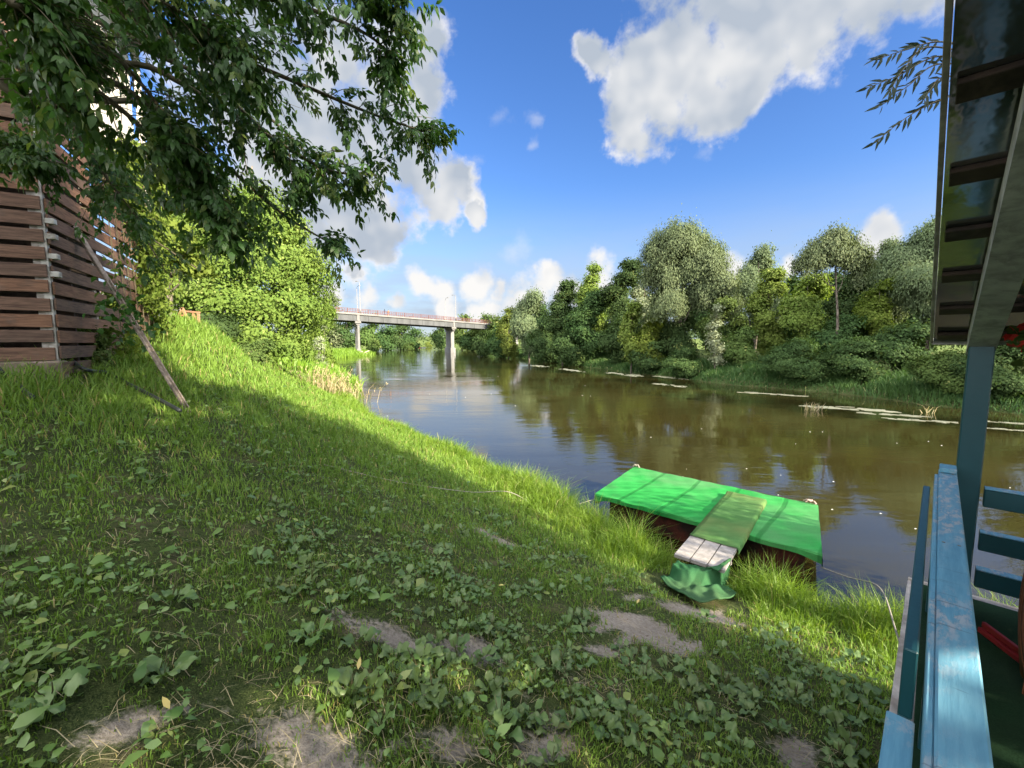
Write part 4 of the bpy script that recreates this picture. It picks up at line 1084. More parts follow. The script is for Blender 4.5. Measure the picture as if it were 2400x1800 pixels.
    # second scrap under it
    # mooring ropes
    def rope(name, pts, lab, r=.0065):
        b = MB(); b.tube(curve(pts, 10), r, 6); o = b.build(name, M['rope'], loc=pts[0], smooth=True); tag(o, lab, 'rope')
    g1 = on_ground(1100, 1166); g0 = on_ground(760, 1095); gm = on_ground(930, 1135)
    rope('mooring_rope', [P(0, .05, -.12), atz(1330, 1188, .38), atz(1270, 1193, .40), on_ground(1195, 1180) + (0, 0, .20), g1 + (0, 0, .09), gm + (0, 0, .04), g0 + (0, 0, .03)], 'pale mooring rope from the green platform to the left bank grass')
    rope('mooring_rope', [P(1, .0, -.18), atz(1985, 1352, .50), atz(2060, 1376, .75), G(3.75, -.06, 1.35)], 'pale mooring rope from the green platform to the gazebo')

# ------------------------------------------------------------------ road bridge with its lamps, car and walkers
N1 = np.array((-39.8, 112.0, 0)); BD = np.array((.61, .79, 0)); BD = BD / np.linalg.norm(BD); BN = np.array((BD[1], -BD[0], 0))
def bp(s, n, z): return N1 + BD * s - BN * n + np.array((0, 0, z))
def deck_z(s): return 10.95 - .016 * s
def build_bridge():
    t = thing('road_bridge', 'long grey concrete road bridge with red railings across the river', 'bridge', bp(20, 4.5, 0))
    s0, s1 = -75, 110
    def strip(mb, n0, n1, zt, zb, step=None):
        for a, b in ((s0, s1),):
            V = [bp(s, n, deck_z(s) + z) for s in (a, b) for n in (n0, n1) for z in (zb, zt)]
            mb.add(V, [(0,1,3,2),(4,6,7,5),(0,4,5,1),(2,3,7,6),(0,2,6,4),(1,5,7,3)])
    b = MB(); strip(b, 0, 9.4, 0, -.42); b.build('deck', M['concrete_pale'], t)
    b = MB(); strip(b, .35, 1.1, -.43, -2.0); strip(b, 3.2, 3.9, -.43, -2.0); strip(b, 5.8, 6.5, -.43, -2.0); strip(b, 8.3, 9.05, -.43, -2.0)
    for s in np.arange(s0, s1, 4.6):
        b.frame(bp(s, .30, deck_z(s) - 1.2), BD * .09, BN * .05, ZX * .74)
    b.build('girder', M['girder'], t)
    for nm, n in (('near', .25), ('far', 9.15)):
        b = MB()
        for z in (.35, .75, 1.1):
            V = [bp(s, n + dn, deck_z(s) + z + dz) for s in (s0, s1) for dn in (-.05, .05) for dz in (-.05, .05)]
            b.add(V, [(0,1,3,2),(4,6,7,5),(0,4,5,1),(2,3,7,6),(0,2,6,4),(1,5,7,3)])
        for s in np.arange(s0, s1, .75): b.frame(bp(s, n, deck_z(s) + .55), BD * .035, BN * .03, ZX * .55)
        for s in np.arange(s0, s1, 3.0): b.frame(bp(s, n, deck_z(s) + .58), BD * .08, BN * .08, ZX * .6)
        b.build('railing', M['redrail'], t)
    e = -BN * 9.4 + BD * 5.3; e = e / np.linalg.norm(e); ep = np.array((-e[1], e[0], 0))
    for s, wall in ((0.0, False), (34.7, True), (-38.0, False), (70.0, True)):
        c = bp(s, .45, 0); zt = deck_z(s) - 2.02
        b = MB()
        if wall:
            b.frame(c + e * 5.0 + ZX * (zt / 2 - .3), e * 3.4, ep * .55, ZX * (zt / 2 - .35), .05)
            b.frame(c + e * 5.0 + ZX * .55, e * 4.0, ep * .85, ZX * 1.1, .08)
            b.frame(c + e * 5.0 + ZX * (zt - .9), e * 3.9, ep * .6, ZX * .3, .05)
        else:
            z0 = gz(c[0], c[1]) - .5
            for q in (.25, 4.9, 9.3): b.tube([c + e * q + ZX * z0, c + e * q + ZX * (zt - 1.05)], [.36, .36], 16)
            b.frame(c + e * .25 + ZX * (z0 + 1.1), e * .55, ep * .5, ZX * .75, .03)
        b.build('pier', M['concrete'], t)
        b = MB(); b.frame(c + e * 4.8 + ZX * (zt - .30), e * 5.3, ep * .75, ZX * .28, .04)
        b.frame(c + e * 4.8 + ZX * (zt - .82), e * 5.0, ep * .45, ZX * .22, .04)
        b.frame(bp(s, .26, deck_z(s) - 1.2), BD * .38, BN * .12, ZX * .78, .03)
        b.build('pier_cap', M['concrete_pale'], t)
    labs = ['street lamp on the near side of the bridge above the left pier', 'street lamp on the far side of the bridge above the left pier', 'street lamp on the near side of the bridge above the right pier', 'street lamp with curved arm on the far side of the bridge, right pair']
    for i, (s, n) in enumerate(((.6, .12), (5.6, 9.25), (35.4, .12), (39.5, 9.25))):
        p = bp(s, n, deck_z(s)); L = thing('street_lamp', labs[i], 'street lamp', p, 'street lamps on the bridge')
        inw = -BN if n < 4 else BN
        b = MB(); b.tube([p, p + ZX * 1.6, p + ZX * 1.62, p + ZX * 7.6], [.17, .16, .11, .075], 10)
        b.build('pole', M['galv'], L, smooth=True)
        b = MB(); b.tube(curve([p + ZX * 7.55, p + ZX * 8.1 + inw * .25, p + ZX * 8.35 + inw * 1.0], 6), .055, 8); ar_ = b.build('arm', M['galv'], L, smooth=True)
        b = MB(); b.frame(p + ZX * 8.36 + inw * 1.35, inw * .38, BD * .14, ZX * .08, .04); b.build('lamp_head', M['galv'], ar_)
    # a red car on the carriageway near the left end
    p = bp(-9.5, 3.0, deck_z(-9.5)); c = thing('car', 'red car with a dark roof driving across the bridge', 'car', p)
    prof = [(-2.1, .35), (-2.1, .8), (-1.35, .95), (-.7, 1.42), (.75, 1.46), (1.55, 1.0), (2.1, .85), (2.1, .35)]
    V = [p + BD * a + BN * w + ZX * z for w in (-.85, .85) for a, z in prof]; n = len(prof)
    b = MB(); b.add(V, [tuple(range(n)), tuple(range(2*n-1, n-1, -1))] + [(i, n + i, n + (i+1) % n, (i+1) % n) for i in range(n)]); b.build('body', M['carred'], c)
    b = MB(); b.frame(p + ZX * 1.475, BD * .72, BN * .78, ZX * .02, .01); b.build('roof', M['rubber'], c)
    for sg in (-1, 1):
        b = MB(); pr = [(-1.15, .97), (-.68, 1.36), (.70, 1.40), (1.35, 1.0)]
        V = [p + BD * a + BN * (sg * w) + ZX * z for w in (.852, .862) for a, z in pr]; b.add(V, [(0,1,2,3),(7,6,5,4),(0,4,5,1),(1,5,6,2),(2,6,7,3),(3,7,4,0)]); b.build('window', M['glass_dark'], c)
        for a in (-1.3, 1.3):
            b = MB(); b.tube([p + BD * a + BN * sg * .70 + ZX * .32, p + BD * a + BN * sg * .88 + ZX * .32], [.32, .32], 16); b.build('wheel', M['rubber'], c)
    # two walkers on the near footway
    for i, (px, lab, mt, h) in enumerate(((908, 'person in dark clothes walking on the bridge, left of the two', 'cloth_blue', 1.75), (917, 'person in orange clothes walking on the bridge, right of the two', 'cloth_orange', 1.65))):
        u = (px - 1200) / 1000 / .9953
        s = (u * N1[1] - N1[0]) / (BD[0] - u * BD[1]) + .3
        person(bp(s, .8, deck_z(s)), h, lab, mt)
def person(p, h, lab, mt):
    k = h / 1.75; bd, bn = BD, BN
    J = dict(pel=(0,0,.95), che=(0,.02,1.33), nec=(0,.02,1.50), hd0=(0,.04,1.60), hd1=(0,.05,1.74), shl=(-.19,.02,1.42), ell=(-.24,-.06,1.15), hal=(-.22,.06,.90), shr=(.19,.02,1.42), elr=(.24,.05,1.15), har=(.23,.18,.95), hil=(-.10,0,.92), knl=(-.11,.16,.50), anl=(-.11,.10,.08), tol=(-.11,.25,.04), hir=(.10,0,.92), knr=(.11,-.06,.50), anr=(.11,-.25,.10), tor=(.11,-.12,.04))
    rad = dict(pel=.13, che=.155, nec=.06, hd0=.085, hd1=.085, shl=.065, ell=.045, hal=.04, shr=.065, elr=.045, har=.04, hil=.09, knl=.06, anl=.045, tol=.04, hir=.09, knr=.06, anr=.045, tor=.04)
    E = [('pel','che'),('che','nec'),('nec','hd0'),('hd0','hd1'),('che','shl'),('shl','ell'),('ell','hal'),('che','shr'),('shr','elr'),('elr','har'),('pel','hil'),('hil','knl'),('knl','anl'),('anl','tol'),('pel','hir'),('hir','knr'),('knr','anr'),('anr','tor')]
    ks = list(J); me = bpy.data.meshes.new('person')
    me.from_pydata([tuple((bn * a + bd * b_) * k + ZX * c * k) for a, b_, c in J.values()], [(ks.index(a), ks.index(b_)) for a, b_ in E], []); me.update()
    o = bpy.data.objects.new('person', me); COL.objects.link(o); o.location = [float(a) for a in p]
    me.materials.append(M[mt])
    md = o.modifiers.new('skin', 'SKIN'); md.use_smooth_shade = True
    if not me.skin_vertices: 
        bpy.context.view_layer.objects.active = o
        bm = bmesh.new(); bm.from_mesh(me); bm.verts.layers.skin.verify(); bm.to_mesh(me); bm.free()
    for i, q in enumerate(ks):
        sv = me.skin_vertices[0].data[i]; sv.radius = (rad[q] * k, rad[q] * k); sv.use_root = q == 'pel'
    o.modifiers.new('smooth', 'SUBSURF').levels = 1
    tag(o, lab, 'person')
    hb = MB(); c = np.array(p) + (bd * .05 + ZX * 1.68) * k
    hb.tube([c - ZX * .13, c - ZX * .08, c, c + ZX * .07, c + ZX * .10], [.05, .085, .098, .07, .01], 10); hb.build('hair', M['darkwood'], o, smooth=True)

# ------------------------------------------------------------------ small things in and along the river
def flat_patch(name, c, L, W, ang, seed, lab, mat='scum', z=.012, cat='floating weed', group=None):
    rng = np.random.default_rng(seed); n = 44; V = []; F = []
    ph = rng.uniform(0, 6.28, 6); ca, sa = math.cos(ang), math.sin(ang)
    for q in range(int(10 + L * 4)):                 # a streak of ragged scraps
        u = rng.uniform(-.5, .5); w = rng.normal(0, .75) * (1 - 1.2 * u * u)
        l = L * rng.uniform(.05, .26); v = W * rng.uniform(.2, .75); ph = rng.uniform(0, 6.28, 4); n = 22; o = len(V)
        for zz, sc in ((-.02, 1.0), (z + rng.uniform(0, .006), .96)):
            for i in range(n):
                a = 2 * math.pi * i / n
                r = 1 + .28 * math.sin(2 * a + ph[0]) + .22 * math.sin(3 * a + ph[1]) + .18 * math.sin(5 * a + ph[2]) + .12 * math.sin(8 * a + ph[3])
                x, y = u * L + l / 2 * math.cos(a) * r * sc, w * W + v / 2 * math.sin(a) * r * sc
                V.append((c[0] + ca * x - sa * y, c[1] + sa * x + ca * y, zz))
        F += [tuple(o + i for i in range(n, 2 * n))] + [(o + i, o + (i + 1) % n, o + n + (i + 1) % n, o + n + i) for i in range(n)]
    o = np_obj(name, np.array(V), F, M[mat], loc=(c[0], c[1], 0)); tag(o, lab, cat, group); return o
def build_river_things():
    pats = [((1985, 958), 3.4, .42, 'broad pale mat of floating weed left of the gazebo post'), ((2085, 972), 2.6, .22, 'long pale floating weed mat touching the spiky tuft by the post'),
            ((2150, 985), 2.4, .2, 'thin pale floating weed streak just left of the blue-green post'), ((2350, 990), 1.6, .16, 'pale floating weed streak right of the gazebo post, upper one'),
            ((2360, 1007), 1.5, .13, 'pale floating weed streak right of the gazebo post, lower one'), ((1855, 927), 2.0, .18, 'small pale weed streak between the dark bank and the grass tuft'),
            ((1780, 922), 2.6, .25, 'pale weed streak in mid river left of the grass tuft'), ((2040, 912), 3.6, .16, 'thin pale streak of weed along the shaded bank by the round bush'),
            ((2075, 930), 2.6, .16, 'narrow weed streak between bank streak and broad mat'), ((1570, 903), 3.0, .4, 'pale weed streak in front of the dark bank bushes'),
            ((1572, 885), 4.2, .45, 'pale weed edge along the far bank below the tall willow'), ((1460, 877), 5.5, .5, 'long pale weed edge along the far bank in the middle'),
            ((1340, 868), 6.0, .5, 'pale weed edge along the far bank below the dark trees'), ((1265, 858), 5.0, .5, 'pale weed edge of the far grassy bank toward the bridge')]
    for i, ((px, py), L, W, lab) in enumerate(pats):
        p = atz(px, py, 0); ang = math.radians(-8 if px > 1700 else (115 if px < 1400 else 118))
        if px > 1700: ang = math.atan2(-.55, 1)
        if 1400 < px < 1700 or px < 1400: ang = math.atan2(-1.0, .45) if px > 1500 else math.atan2(1, -.3)
        flat_patch('weed_mat', p, L, W, ang, 100 + i, lab, group='pale floating weed mats')
    rng = np.random.default_rng(12)
    for (px, py, lab) in ((1905, 962, 'spiky pale grass tuft standing alone in the river'), (2168, 968, 'few pale reed blades sticking up by the floating weed')):
        p = atz(px, py, 0); n = 46 if px < 2000 else 14
        x = p[0] + rng.normal(0, .25, n); y = p[1] + rng.normal(0, .12, n)
        V, F = blades(x, y, np.full(n, -.03), rng.uniform(.25, .6, n), np.full(n, .028), rng, 1.2)
        tag(np_obj('grass_tuft', V, F, M['reed'], loc=p, rnd=np.repeat(rng.random(n) * .75 + .2, 3)), lab, 'grass tuft')
    # specks of foam drifting on the current
    n = 150; V = []; F = []
    px = np.concatenate([rng.uniform(1450, 2380, 110), rng.uniform(800, 1400, 40)]); py = np.concatenate([rng.uniform(1000, 1260, 110), rng.uniform(880, 1000, 40)])
    for i in range(0, n, 4):
        p = atz(px[i], py[i], .006)
        if sL(np.array([p[0]]), np.array([p[1]]))[0] > -.3: continue
        r = rng.uniform(.006, .015) * max(1, p[1] / 12); o = len(V)
        for k in range(7):
            a = 2 * math.pi * k / 7; V.append((p[0] + r * 1.6 * math.cos(a), p[1] + r * math.sin(a), .004))
        V.append((p[0], p[1], .012))
        F += [(o + k, o + (k + 1) % 7, o + 7) for k in range(7)]
    tag(np_obj('foam', np.array(V), F, M['foam']), 'white specks of foam drifting on the river', 'foam', kind='stuff')
    # reed clump with pale plumes at the water's edge below the big bush
    p = at(700, 900, 22); p = np.array((-9.4, 22.4, 0)); p[2] = max(gz(p[0], p[1]), 0)
    n = 300; x = p[0] + rng.normal(.1, .6, n); y = p[1] + rng.normal(0, 1.1, n)
    V, F = blades(x, y, np.maximum(height(x, y), 0), rng.uniform(.5, 1.35, n), np.full(n, .026), rng, 1.1)
    t = thing('reed_clump', 'clump of pale feathery reeds at the water edge below the big bush', 'reeds', p)
    np_obj('blades', V, F, M['reed'], t, rnd=np.repeat(rng.random(n) * .999, 3))
    tips = V.reshape(-1, 5, 3)[:, 4]; k = rng.choice(n, 150); q = tips[k]; q = np.repeat(q, 7, 0) + rng.normal(size=(150 * 7, 3)) * (.05, .05, .10)
    V, F = leaf4(q, np.tile((.3, 0, 1.0), (len(q), 1)) + rng.normal(size=(len(q), 3)) * .3, rdir(rng, len(q)), np.full(len(q), .13), np.full(len(q), .04))
    np_obj('plumes', V, F, M['reed'], t, rnd=rng.random(len(q)) * .7)
    # driftwood caught at the left pier
    c = np.array((-39.5, 110.4, 0)); labs = ['longest bleached log of the driftwood heap at the left pier', 'driftwood log slanting up to the right at the left pier', 'driftwood log lying crosswise at the front of the pier heap', 'short driftwood log at the left end of the pier heap', 'driftwood log propped against the left bridge pier', 'dark driftwood log at the water below the left pier']
    specs = [((-3.2, .3, .35), (2.2, -.2, .5)), ((.6, -.4, .3), (2.6, .2, 1.3)), ((-1.6, -.9, .3), (1.6, -1.0, .35)), ((-3.6, -.2, .2), (-1.8, .4, .7)), ((-.8, .2, .3), (.9, .3, 1.1)), ((-2.4, -1.2, .12), (.4, -1.4, .15))]
    for i, (a, b_) in enumerate(specs):
        b = MB(); a = c + np.array(a); b_ = c + np.array(b_); md = (a + b_) / 2 + np.array((.1, .1, .06)); b.tube(curve([a, md, b_], 4), [.16, .17, .16, .15, .14, .13, .12, .11, .09][:9], 8)
        o = b.build('driftwood_log', M['driftwood' if i != 5 else 'darkwood'], loc=a, smooth=True); tag(o, labs[i], 'log', 'driftwood at the left pier')
    a = at(1131, 824, 96); a[2] = gz(a[0], a[1]) + .15; b_ = at(1150, 819.5, 100); b_[2] = gz(b_[0], b_[1]) + .9
    b = MB(); b.tube(curve([a, (a + b_) / 2 + (0, 0, .05), b_], 4), [.2] * 5 + [.17, .15, .13, .1], 8); o = b.build('bleached_log', M['driftwood'], loc=a, smooth=True); tag(o, 'pale fallen trunk on the far grassy bank right of the bridge pier', 'log')
    # two tiny boats upstream
    for px, py, m_, lab in ((979, 815.3, 'boatred', 'tiny red boat on the river far beyond the bridge'), (991, 815.3, 'boatdark', 'tiny dark boat on the river far beyond the bridge')):
        p = atz(px, py, 0.0); b = MB(); V = []; F = []; n = 13
        for k in range(n):
            f = k / (n - 1) * 2 - 1; w = .42 * (1 - abs(f) ** 2.2) + .02; z = .30 + .18 * f * f
            V += [p + np.array((f * 1.9, -w, z)), p + np.array((f * 1.9, -w * .6, -.06)), p + np.array((f * 1.9, w * .6, -.06)), p + np.array((f * 1.9, w, z)), p + np.array((f * 1.8, w * .8, z - .06)), p + np.array((f * 1.8, -w * .8, z - .06))]
        for k in range(n - 1):
            for j in range(6): a0 = k * 6 + j; a1 = k * 6 + (j + 1) % 6; F.append((a0, a1, a1 + 6, a0 + 6))
        b.add(V, F); bo = thing('rowing_boat', lab, 'boat', p); b.build('hull', M[m_], bo, smooth=True)
        b = MB()
        for f in (-.5, .4): b.frame(p + np.array((f * 1.9, 0, .26)), (.12, 0, 0), (0, .33, 0), (0, 0, .02), .005)
        b.build('seat', M['plank'], bo)
    # little broken wooden railing at the top of the slope
    p = at(432, 786, 12.5); p[2] = gz(p[0], p[1])
    t = thing('wooden_trestle', 'small reddish wooden trestle at the top of the sunlit slope by dark bushes', 'trestle', p)
    def w(dx, dz, dy=0): return p + np.array((dx, dy, dz)) * .6 + np.array((0, 0, .10))
    b = MB(); b.bar(w(-.3, .05), w(.02, .66), .07, .05); b.bar(w(.25, .0), w(0, .66), .07, .05); b.bar(w(-.16, .30), w(.16, .30), .05, .04); b.build('frame', M['orangewood'], t)
    b = MB(); b.bar(w(-.05, .52, .1), w(.75, .45, .1), .06, .05); b.build('top_bar', M['orangewood'], t)
    for dx in (.68, .45):
        b = MB(); b.bar(w(dx, -.05, .1), w(dx, .42, .1), .06, .05); b.build('leg', M['orangewood'], t)
# ------------------------------------------------------------------ trees
def spot(px, Y):
    x = (px - 1200) / 1000 * Y / .9953; return np.array((x, Y, max(gz(x, Y), .1) - .05))
def T(name, label, px, topy, Y, halfpx, mat, seed, nleaf, size, style='round', **k):
    b = spot(px, Y); top = at(px, topy, Y)[2]; rad = halfpx / 1000 * Y
    return make_tree(name, label, k.pop('cat', 'tree'), b, top - b[2], rad, mat, seed, nleaf, size, style, **k)

def build_trees():
    RG = 'trees and bushes on the opposite bank'
    # left bank: the big bush and its neighbours
    b = spot(590, 20.5)
    lob = []
    rng = np.random.default_rng(9)
    for px, py, Y, r, rz in [(470,620,19.5,1.9,1.8),(560,560,20.5,2.0,1.8),(620,560,21,1.7,1.6),(600,640,20,2.4,2.0),(690,640,21.5,1.6,1.7),(520,720,19,2.0,1.6),(640,740,20,2.1,1.6),(700,750,21.5,1.35,1.5),(590,800,19.0,1.7,1.0),(660,825,19.5,1.3,.9),(420,700,18.5,1.6,1.5),(440,560,20.5,1.6,1.6),(655,560,22,1.1,1.2),(705,700,21,1.2,1.2),(600,500,21,1.4,1.2),(540,505,20,1.3,1.1),(655,530,21.5,1.1,1.0),(500,540,20,1.3,1.2),(735,665,22,.9,1.0),(720,625,22,.8,.8)]:
        p = at(px, py, Y); lob.append((*p, r, rz))
    make_tree('bushy_tree', 'big rounded bright green bushy tree on the left bank, nearest the bridge view', 'tree', b, 10, 5, 'bush', 1, 150000, .125, 'round', lobes=lob, r0=.22, holes=.30, per=40, sig=.24)
    T('shrub', 'dark shaded shrub below the big bush at the top of the sunlit slope', 500, 735, 15.5, 85, 'dark', 2, 26000, .10, lo=.0, cat='shrub', nl=8)
    T('shrub', 'low dark shrub at the lower right foot of the big bush', 585, 800, 16.5, 70, 'mid', 3, 15000, .09, lo=.0, cat='shrub', nl=7)
    T('young_tree', 'sunlit yellow-green young tree between the slatted building and the big bush', 410, 330, 11.6, 95, 'lime', 4, 30000, .105, lo=.25, nl=12, style='layer')
    T('shrub', 'leafy lime green shrub at the far foot of the slatted building', 330, 640, 8.9, 62, 'lime', 5, 9000, .075, lo=.0, cat='shrub', nl=7, trunk=False)
    T('shrub', 'shady green shrub in front of the lowest slats', 225, 772, 5.9, 50, 'mid', 6, 3800, .06, lo=.0, cat='shrub', nl=6, trunk=False)
    T('bush', 'yellow-green rounded bush on the left bank just before the bridge', 762, 712, 52, 38, 'lime', 7, 26000, .2, lo=.0, cat='bush', nl=9)
    T('bush', 'pale silvery bush in front of the yellow-green bush by the bridge', 756, 760, 47, 16, 'silver', 8, 6000, .16, lo=.0, cat='bush', nl=6)
    T('bush', 'low yellow-green bush by the reeds left of the bridge pier', 720, 775, 44, 26, 'lime', 9, 9000, .18, lo=.0, cat='bush', nl=6)
    # beyond the bridge, left side
    for i, (px, ty, Y, hw, mt, lab) in enumerate([
        (700, 668, 135, 52, 'willow', 'tall grey-green tree rising above the left end of the bridge'),
        (775, 690, 150, 38, 'willow', 'grey-green tree top behind the red car on the bridge'),
        (815, 738, 155, 34, 'dark', 'dark tree under the bridge just left of the left pier'),
        (868, 742, 165, 34, 'mid', 'dark green tree under the bridge just right of the left pier'),
        (905, 765, 185, 30, 'dark', 'low dark tree under the bridge, second right of the left pier'),
        (935, 757, 200, 34, 'dark', 'rounded dome-topped tree under the middle of the bridge'),
        (968, 772, 215, 24, 'dark', 'last dark tree of the left bank wood, next to the river bend'),
        (880, 795, 150, 16, 'mid', 'low round shrub at the water right of the left pier'),
        (962, 803, 190, 14, 'mid', 'low pale green shrub at the water below the left bank wood'),
        (1008, 797, 300, 10, 'yellow', 'small yellow-green bush at the far river bend')]):
        T('shrub' if ty > 790 else 'distant_tree', lab, px, ty, Y, hw, mt, 60 + i, 5200 if ty < 790 else 1800, .75 if ty < 790 else .45, lo=.02, nl=9, group='trees beyond the bridge', cat='shrub' if ty > 790 else 'tree', per=22)
    # beyond the bridge, right side
    for i, (px, ty, Y, hw, mt, lab) in enumerate([
        (1032, 758, 205, 20, 'dark', 'dark tree left of the right bridge pier'),
        (1085, 735, 190, 32, 'mid', 'tree top showing above the deck right of the right lamps'),
        (1105, 775, 175, 30, 'dark', 'dark tree under the bridge right of the right pier'),
        (1140, 738, 172, 34, 'mid', 'tree top above the right end of the bridge'),
        (1165, 745, 150, 30, 'mid', 'tree at the right end of the bridge behind the yellow shrub')]):
        T('distant_tree', lab, px, ty, Y, hw, mt, 80 + i, 5200, .7, lo=.0, nl=9, group='trees beyond the bridge', per=22)
    # opposite bank, from the bridge to the right
    L = [
        # px, top, depth, half width, material, leaves, size, style, lo, label, cat
        (1192, 722, 92, 26, 'yellow', 7000, .34, 'round', .0, 'yellow-green shrub at the right end of the bridge deck', 'bush'),
        (1132, 775, 105, 24, 'dark', 5000, .4, 'round', .0, 'dark bush under the right end of the bridge', 'bush'),
        (1170, 762, 98, 30, 'dark', 6000, .36, 'round', .0, 'dark bank bush below the yellow-green shrub', 'bush'),
        (1240, 682, 80, 50, 'willow', 15000, .3, 'willow', .25, 'pale round willow with a visible trunk, leftmost of the far bank', 'tree'),
        (1275, 740, 72, 46, 'dark', 12000, .28, 'round', .0, 'dark green bush below the leftmost pale willow', 'bush'),
        (1318, 655, 66, 42, 'dark', 16000, .25, 'round', .1, 'dark green pointed tree right of the leftmost willow', 'tree'),
        (1385, 618, 76, 36, 'yellow', 12000, .28, 'round', .25, 'pale yellow-green tree top between two dark trees', 'tree'),
        (1382, 680, 62, 58, 'dark', 20000, .25, 'round', .02, 'broad dark tree left of the tall willow group', 'tree'),
        (1462, 606, 60, 52, 'dark', 20000, .25, 'round', .15, 'dark green tree with spiky crown left of the tall willow', 'tree'),
        (1505, 625, 66, 34, 'silver', 9000, .28, 'round', .3, 'pale tree top peeping between the spiky tree and tall willow', 'tree'),
        (1450, 745, 54, 48, 'dark', 15000, .22, 'round', .0, 'dark bush at the waterline in the middle of the far bank', 'bush'),
        (1340, 765, 62, 44, 'dark', 12000, .25, 'round', .0, 'dark low bush on the far grassy bank left of middle', 'bush'),
        (1478, 712, 47, 24, 'yellow', 5500, .24, 'round', .2, 'sunlit yellow-green sapling, left of two under the tall willow', 'tree'),
        (1548, 672, 48, 27, 'yellow', 7000, .24, 'round', .2, 'sunlit yellow-green sapling, right of two under the tall willow', 'tree'),
        (1520, 750, 46, 36, 'lime', 7000, .2, 'round', .0, 'sunlit low bush between the two yellow saplings', 'bush'),
        (1590, 735, 46, 50, 'dark', 15000, .2, 'round', .0, 'dark bush under the right side of the tall willow', 'bush'),
        (1680, 700, 42, 42, 'mid', 14000, .19, 'round', .05, 'mid green bush with a pale side right of the tall willow', 'bush'),
        (1674, 714, 38.5, 17, 'silver', 3200, .17, 'round', .2, 'silvery white-green young willow in front of the mid green bush', 'tree'),
        (1765, 575, 50, 60, 'willow', 18000, .22, 'willow', .35, 'open grey-green willow behind the yellow tree', 'tree'),
        (1792, 630, 41, 45, 'yellow', 22000, .18, 'round', .1, 'tall yellow-green tree in the middle of the far bank right half', 'tree'),
        (1885, 638, 38, 58, 'yellow', 24000, .175, 'round', .05, 'broad yellow-green tree right of the tall yellow tree', 'tree'),
        (1735, 770, 39, 50, 'mid', 13000, .17, 'round', .0, 'green bush at the foot of the tall yellow tree', 'bush'),
        (1960, 740, 35, 60, 'dark', 16000, .17, 'round', .0, 'dark undergrowth bush behind the reeds below the umbrella tree', 'bush'),
        (2050, 655, 36, 48, 'lime', 15000, .17, 'round', .1, 'yellow-green tree between umbrella tree and big right willow', 'tree'),
        (1985, 636, 40, 55, 'dark', 16000, .19, 'round', .15, 'dark tree behind the umbrella tree trunk', 'tree'),
        (2060, 565, 42, 48, 'willow', 13000, .2, 'willow', .4, 'thin pale tree top just left of the big right willow', 'tree'),
        (2165, 505, 36, 105, 'willow', 42000, .17, 'willow', .2, 'big grey-green willow behind the gazebo roof edge', 'tree'),
        (2120, 760, 29, 75, 'dark', 16000, .15, 'round', .0, 'dark undergrowth bush left of the round pale bush', 'bush'),
        (2330, 640, 30, 120, 'dark', 24000, .16, 'round', .0, 'dark tree behind the gazebo post', 'tree'),
        (2215, 822, 23.3, 62, 'mid', 15000, .10, 'round', .0, 'rounded pale green bush overhanging the water left of the gazebo post', 'bush'),
        (2345, 810, 21.5, 78, 'dark', 14000, .11, 'round', .0, 'dark bush overhanging the water right of the gazebo post', 'bush'),
        (1860, 795, 31.5, 75, 'dark', 24000, .10, 'layer', .0, 'dark low leafy growth along the far bank below the broad yellow tree', 'bush'),
        (2000, 790, 29.5, 75, 'dark', 24000, .10, 'layer', .0, 'dark low leafy growth along the far bank below the umbrella tree', 'bush'),
        (1600, 815, 40, 45, 'dark', 15000, .12, 'layer', .0, 'dark bush hanging over the water below the tall willow', 'bush'),
        (1520, 800, 45, 38, 'dark', 9000, .17, 'layer', .0, 'dark bush at the water below the two yellow saplings', 'bush'),
    ]
    for i, (px, ty, Y, hw, mt, nl_, sz, st, lo, lab, cat) in enumerate(L):
        T({'tree': 'riverside_tree', 'bush': 'bush'}[cat] if mt != 'willow' else 'willow_tree', lab, px, ty, Y, hw, mt, 200 + i, int(nl_ * (3.0 if mt == 'willow' else 1.8)), sz * 1.08, st, lo=max(0, lo - .1), cat=cat, group=RG, nl=15 if hw < 70 else 20)
    BK = [(1262, 712, 92, 45, 'dark', 'dark second-row tree behind the leftmost far bank willow'), (1345, 690, 84, 55, 'dark', 'dark second-row tree behind the pointed dark tree'), (1430, 672, 78, 60, 'mid', 'second-row tree behind the spiky dark tree'), (1520, 680, 70, 55, 'dark', 'dark second-row tree behind the left flank of the tallest willow'),
          (1650, 665, 64, 60, 'dark', 'dark second-row tree behind the right flank of the tallest willow'), (1730, 655, 58, 55, 'mid', 'second-row tree between the tallest willow and the tall yellow tree'), (1840, 645, 55, 55, 'dark', 'dark second-row tree in the gap between the two yellow trees'), (1925, 640, 52, 60, 'dark', 'dark second-row tree left behind the umbrella tree'),
          (2030, 615, 50, 65, 'dark', 'dark second-row tree right behind the umbrella tree'), (2120, 640, 48, 70, 'dark', 'dark second-row tree behind the big right willow')]
    for i, (px, ty, Y, hw, mt, lab) in enumerate(BK):
        T('riverside_tree', lab, px, ty, Y, hw, mt, 340 + i, 14000, .34, lo=0, group=RG, nl=16)
    # the tallest willow, built from its separate masses
    lob = []
    for px, py, r in [(1545,610,1.8),(1575,575,2.1),(1620,580,2.0),(1655,625,2.0),(1600,640,2.5),(1545,660,1.9),(1680,670,1.8),(1640,700,2.3),(1560,720,1.8),(1700,720,1.5),(1600,550,1.3),(1530,590,1.0),(1670,600,1.2)]:
        lob.append((*at(px, py, 46 + random.uniform(-1.5, 1.5)), r, r * .9))
    make_tree('willow_tree', 'tallest grey-green willow of the far bank, in the middle', 'tree', spot(1592, 46), 16, 4, 'willow', 300, 130000, .20, 'willow', lobes=lob, r0=.34, group=RG, holes=.25)
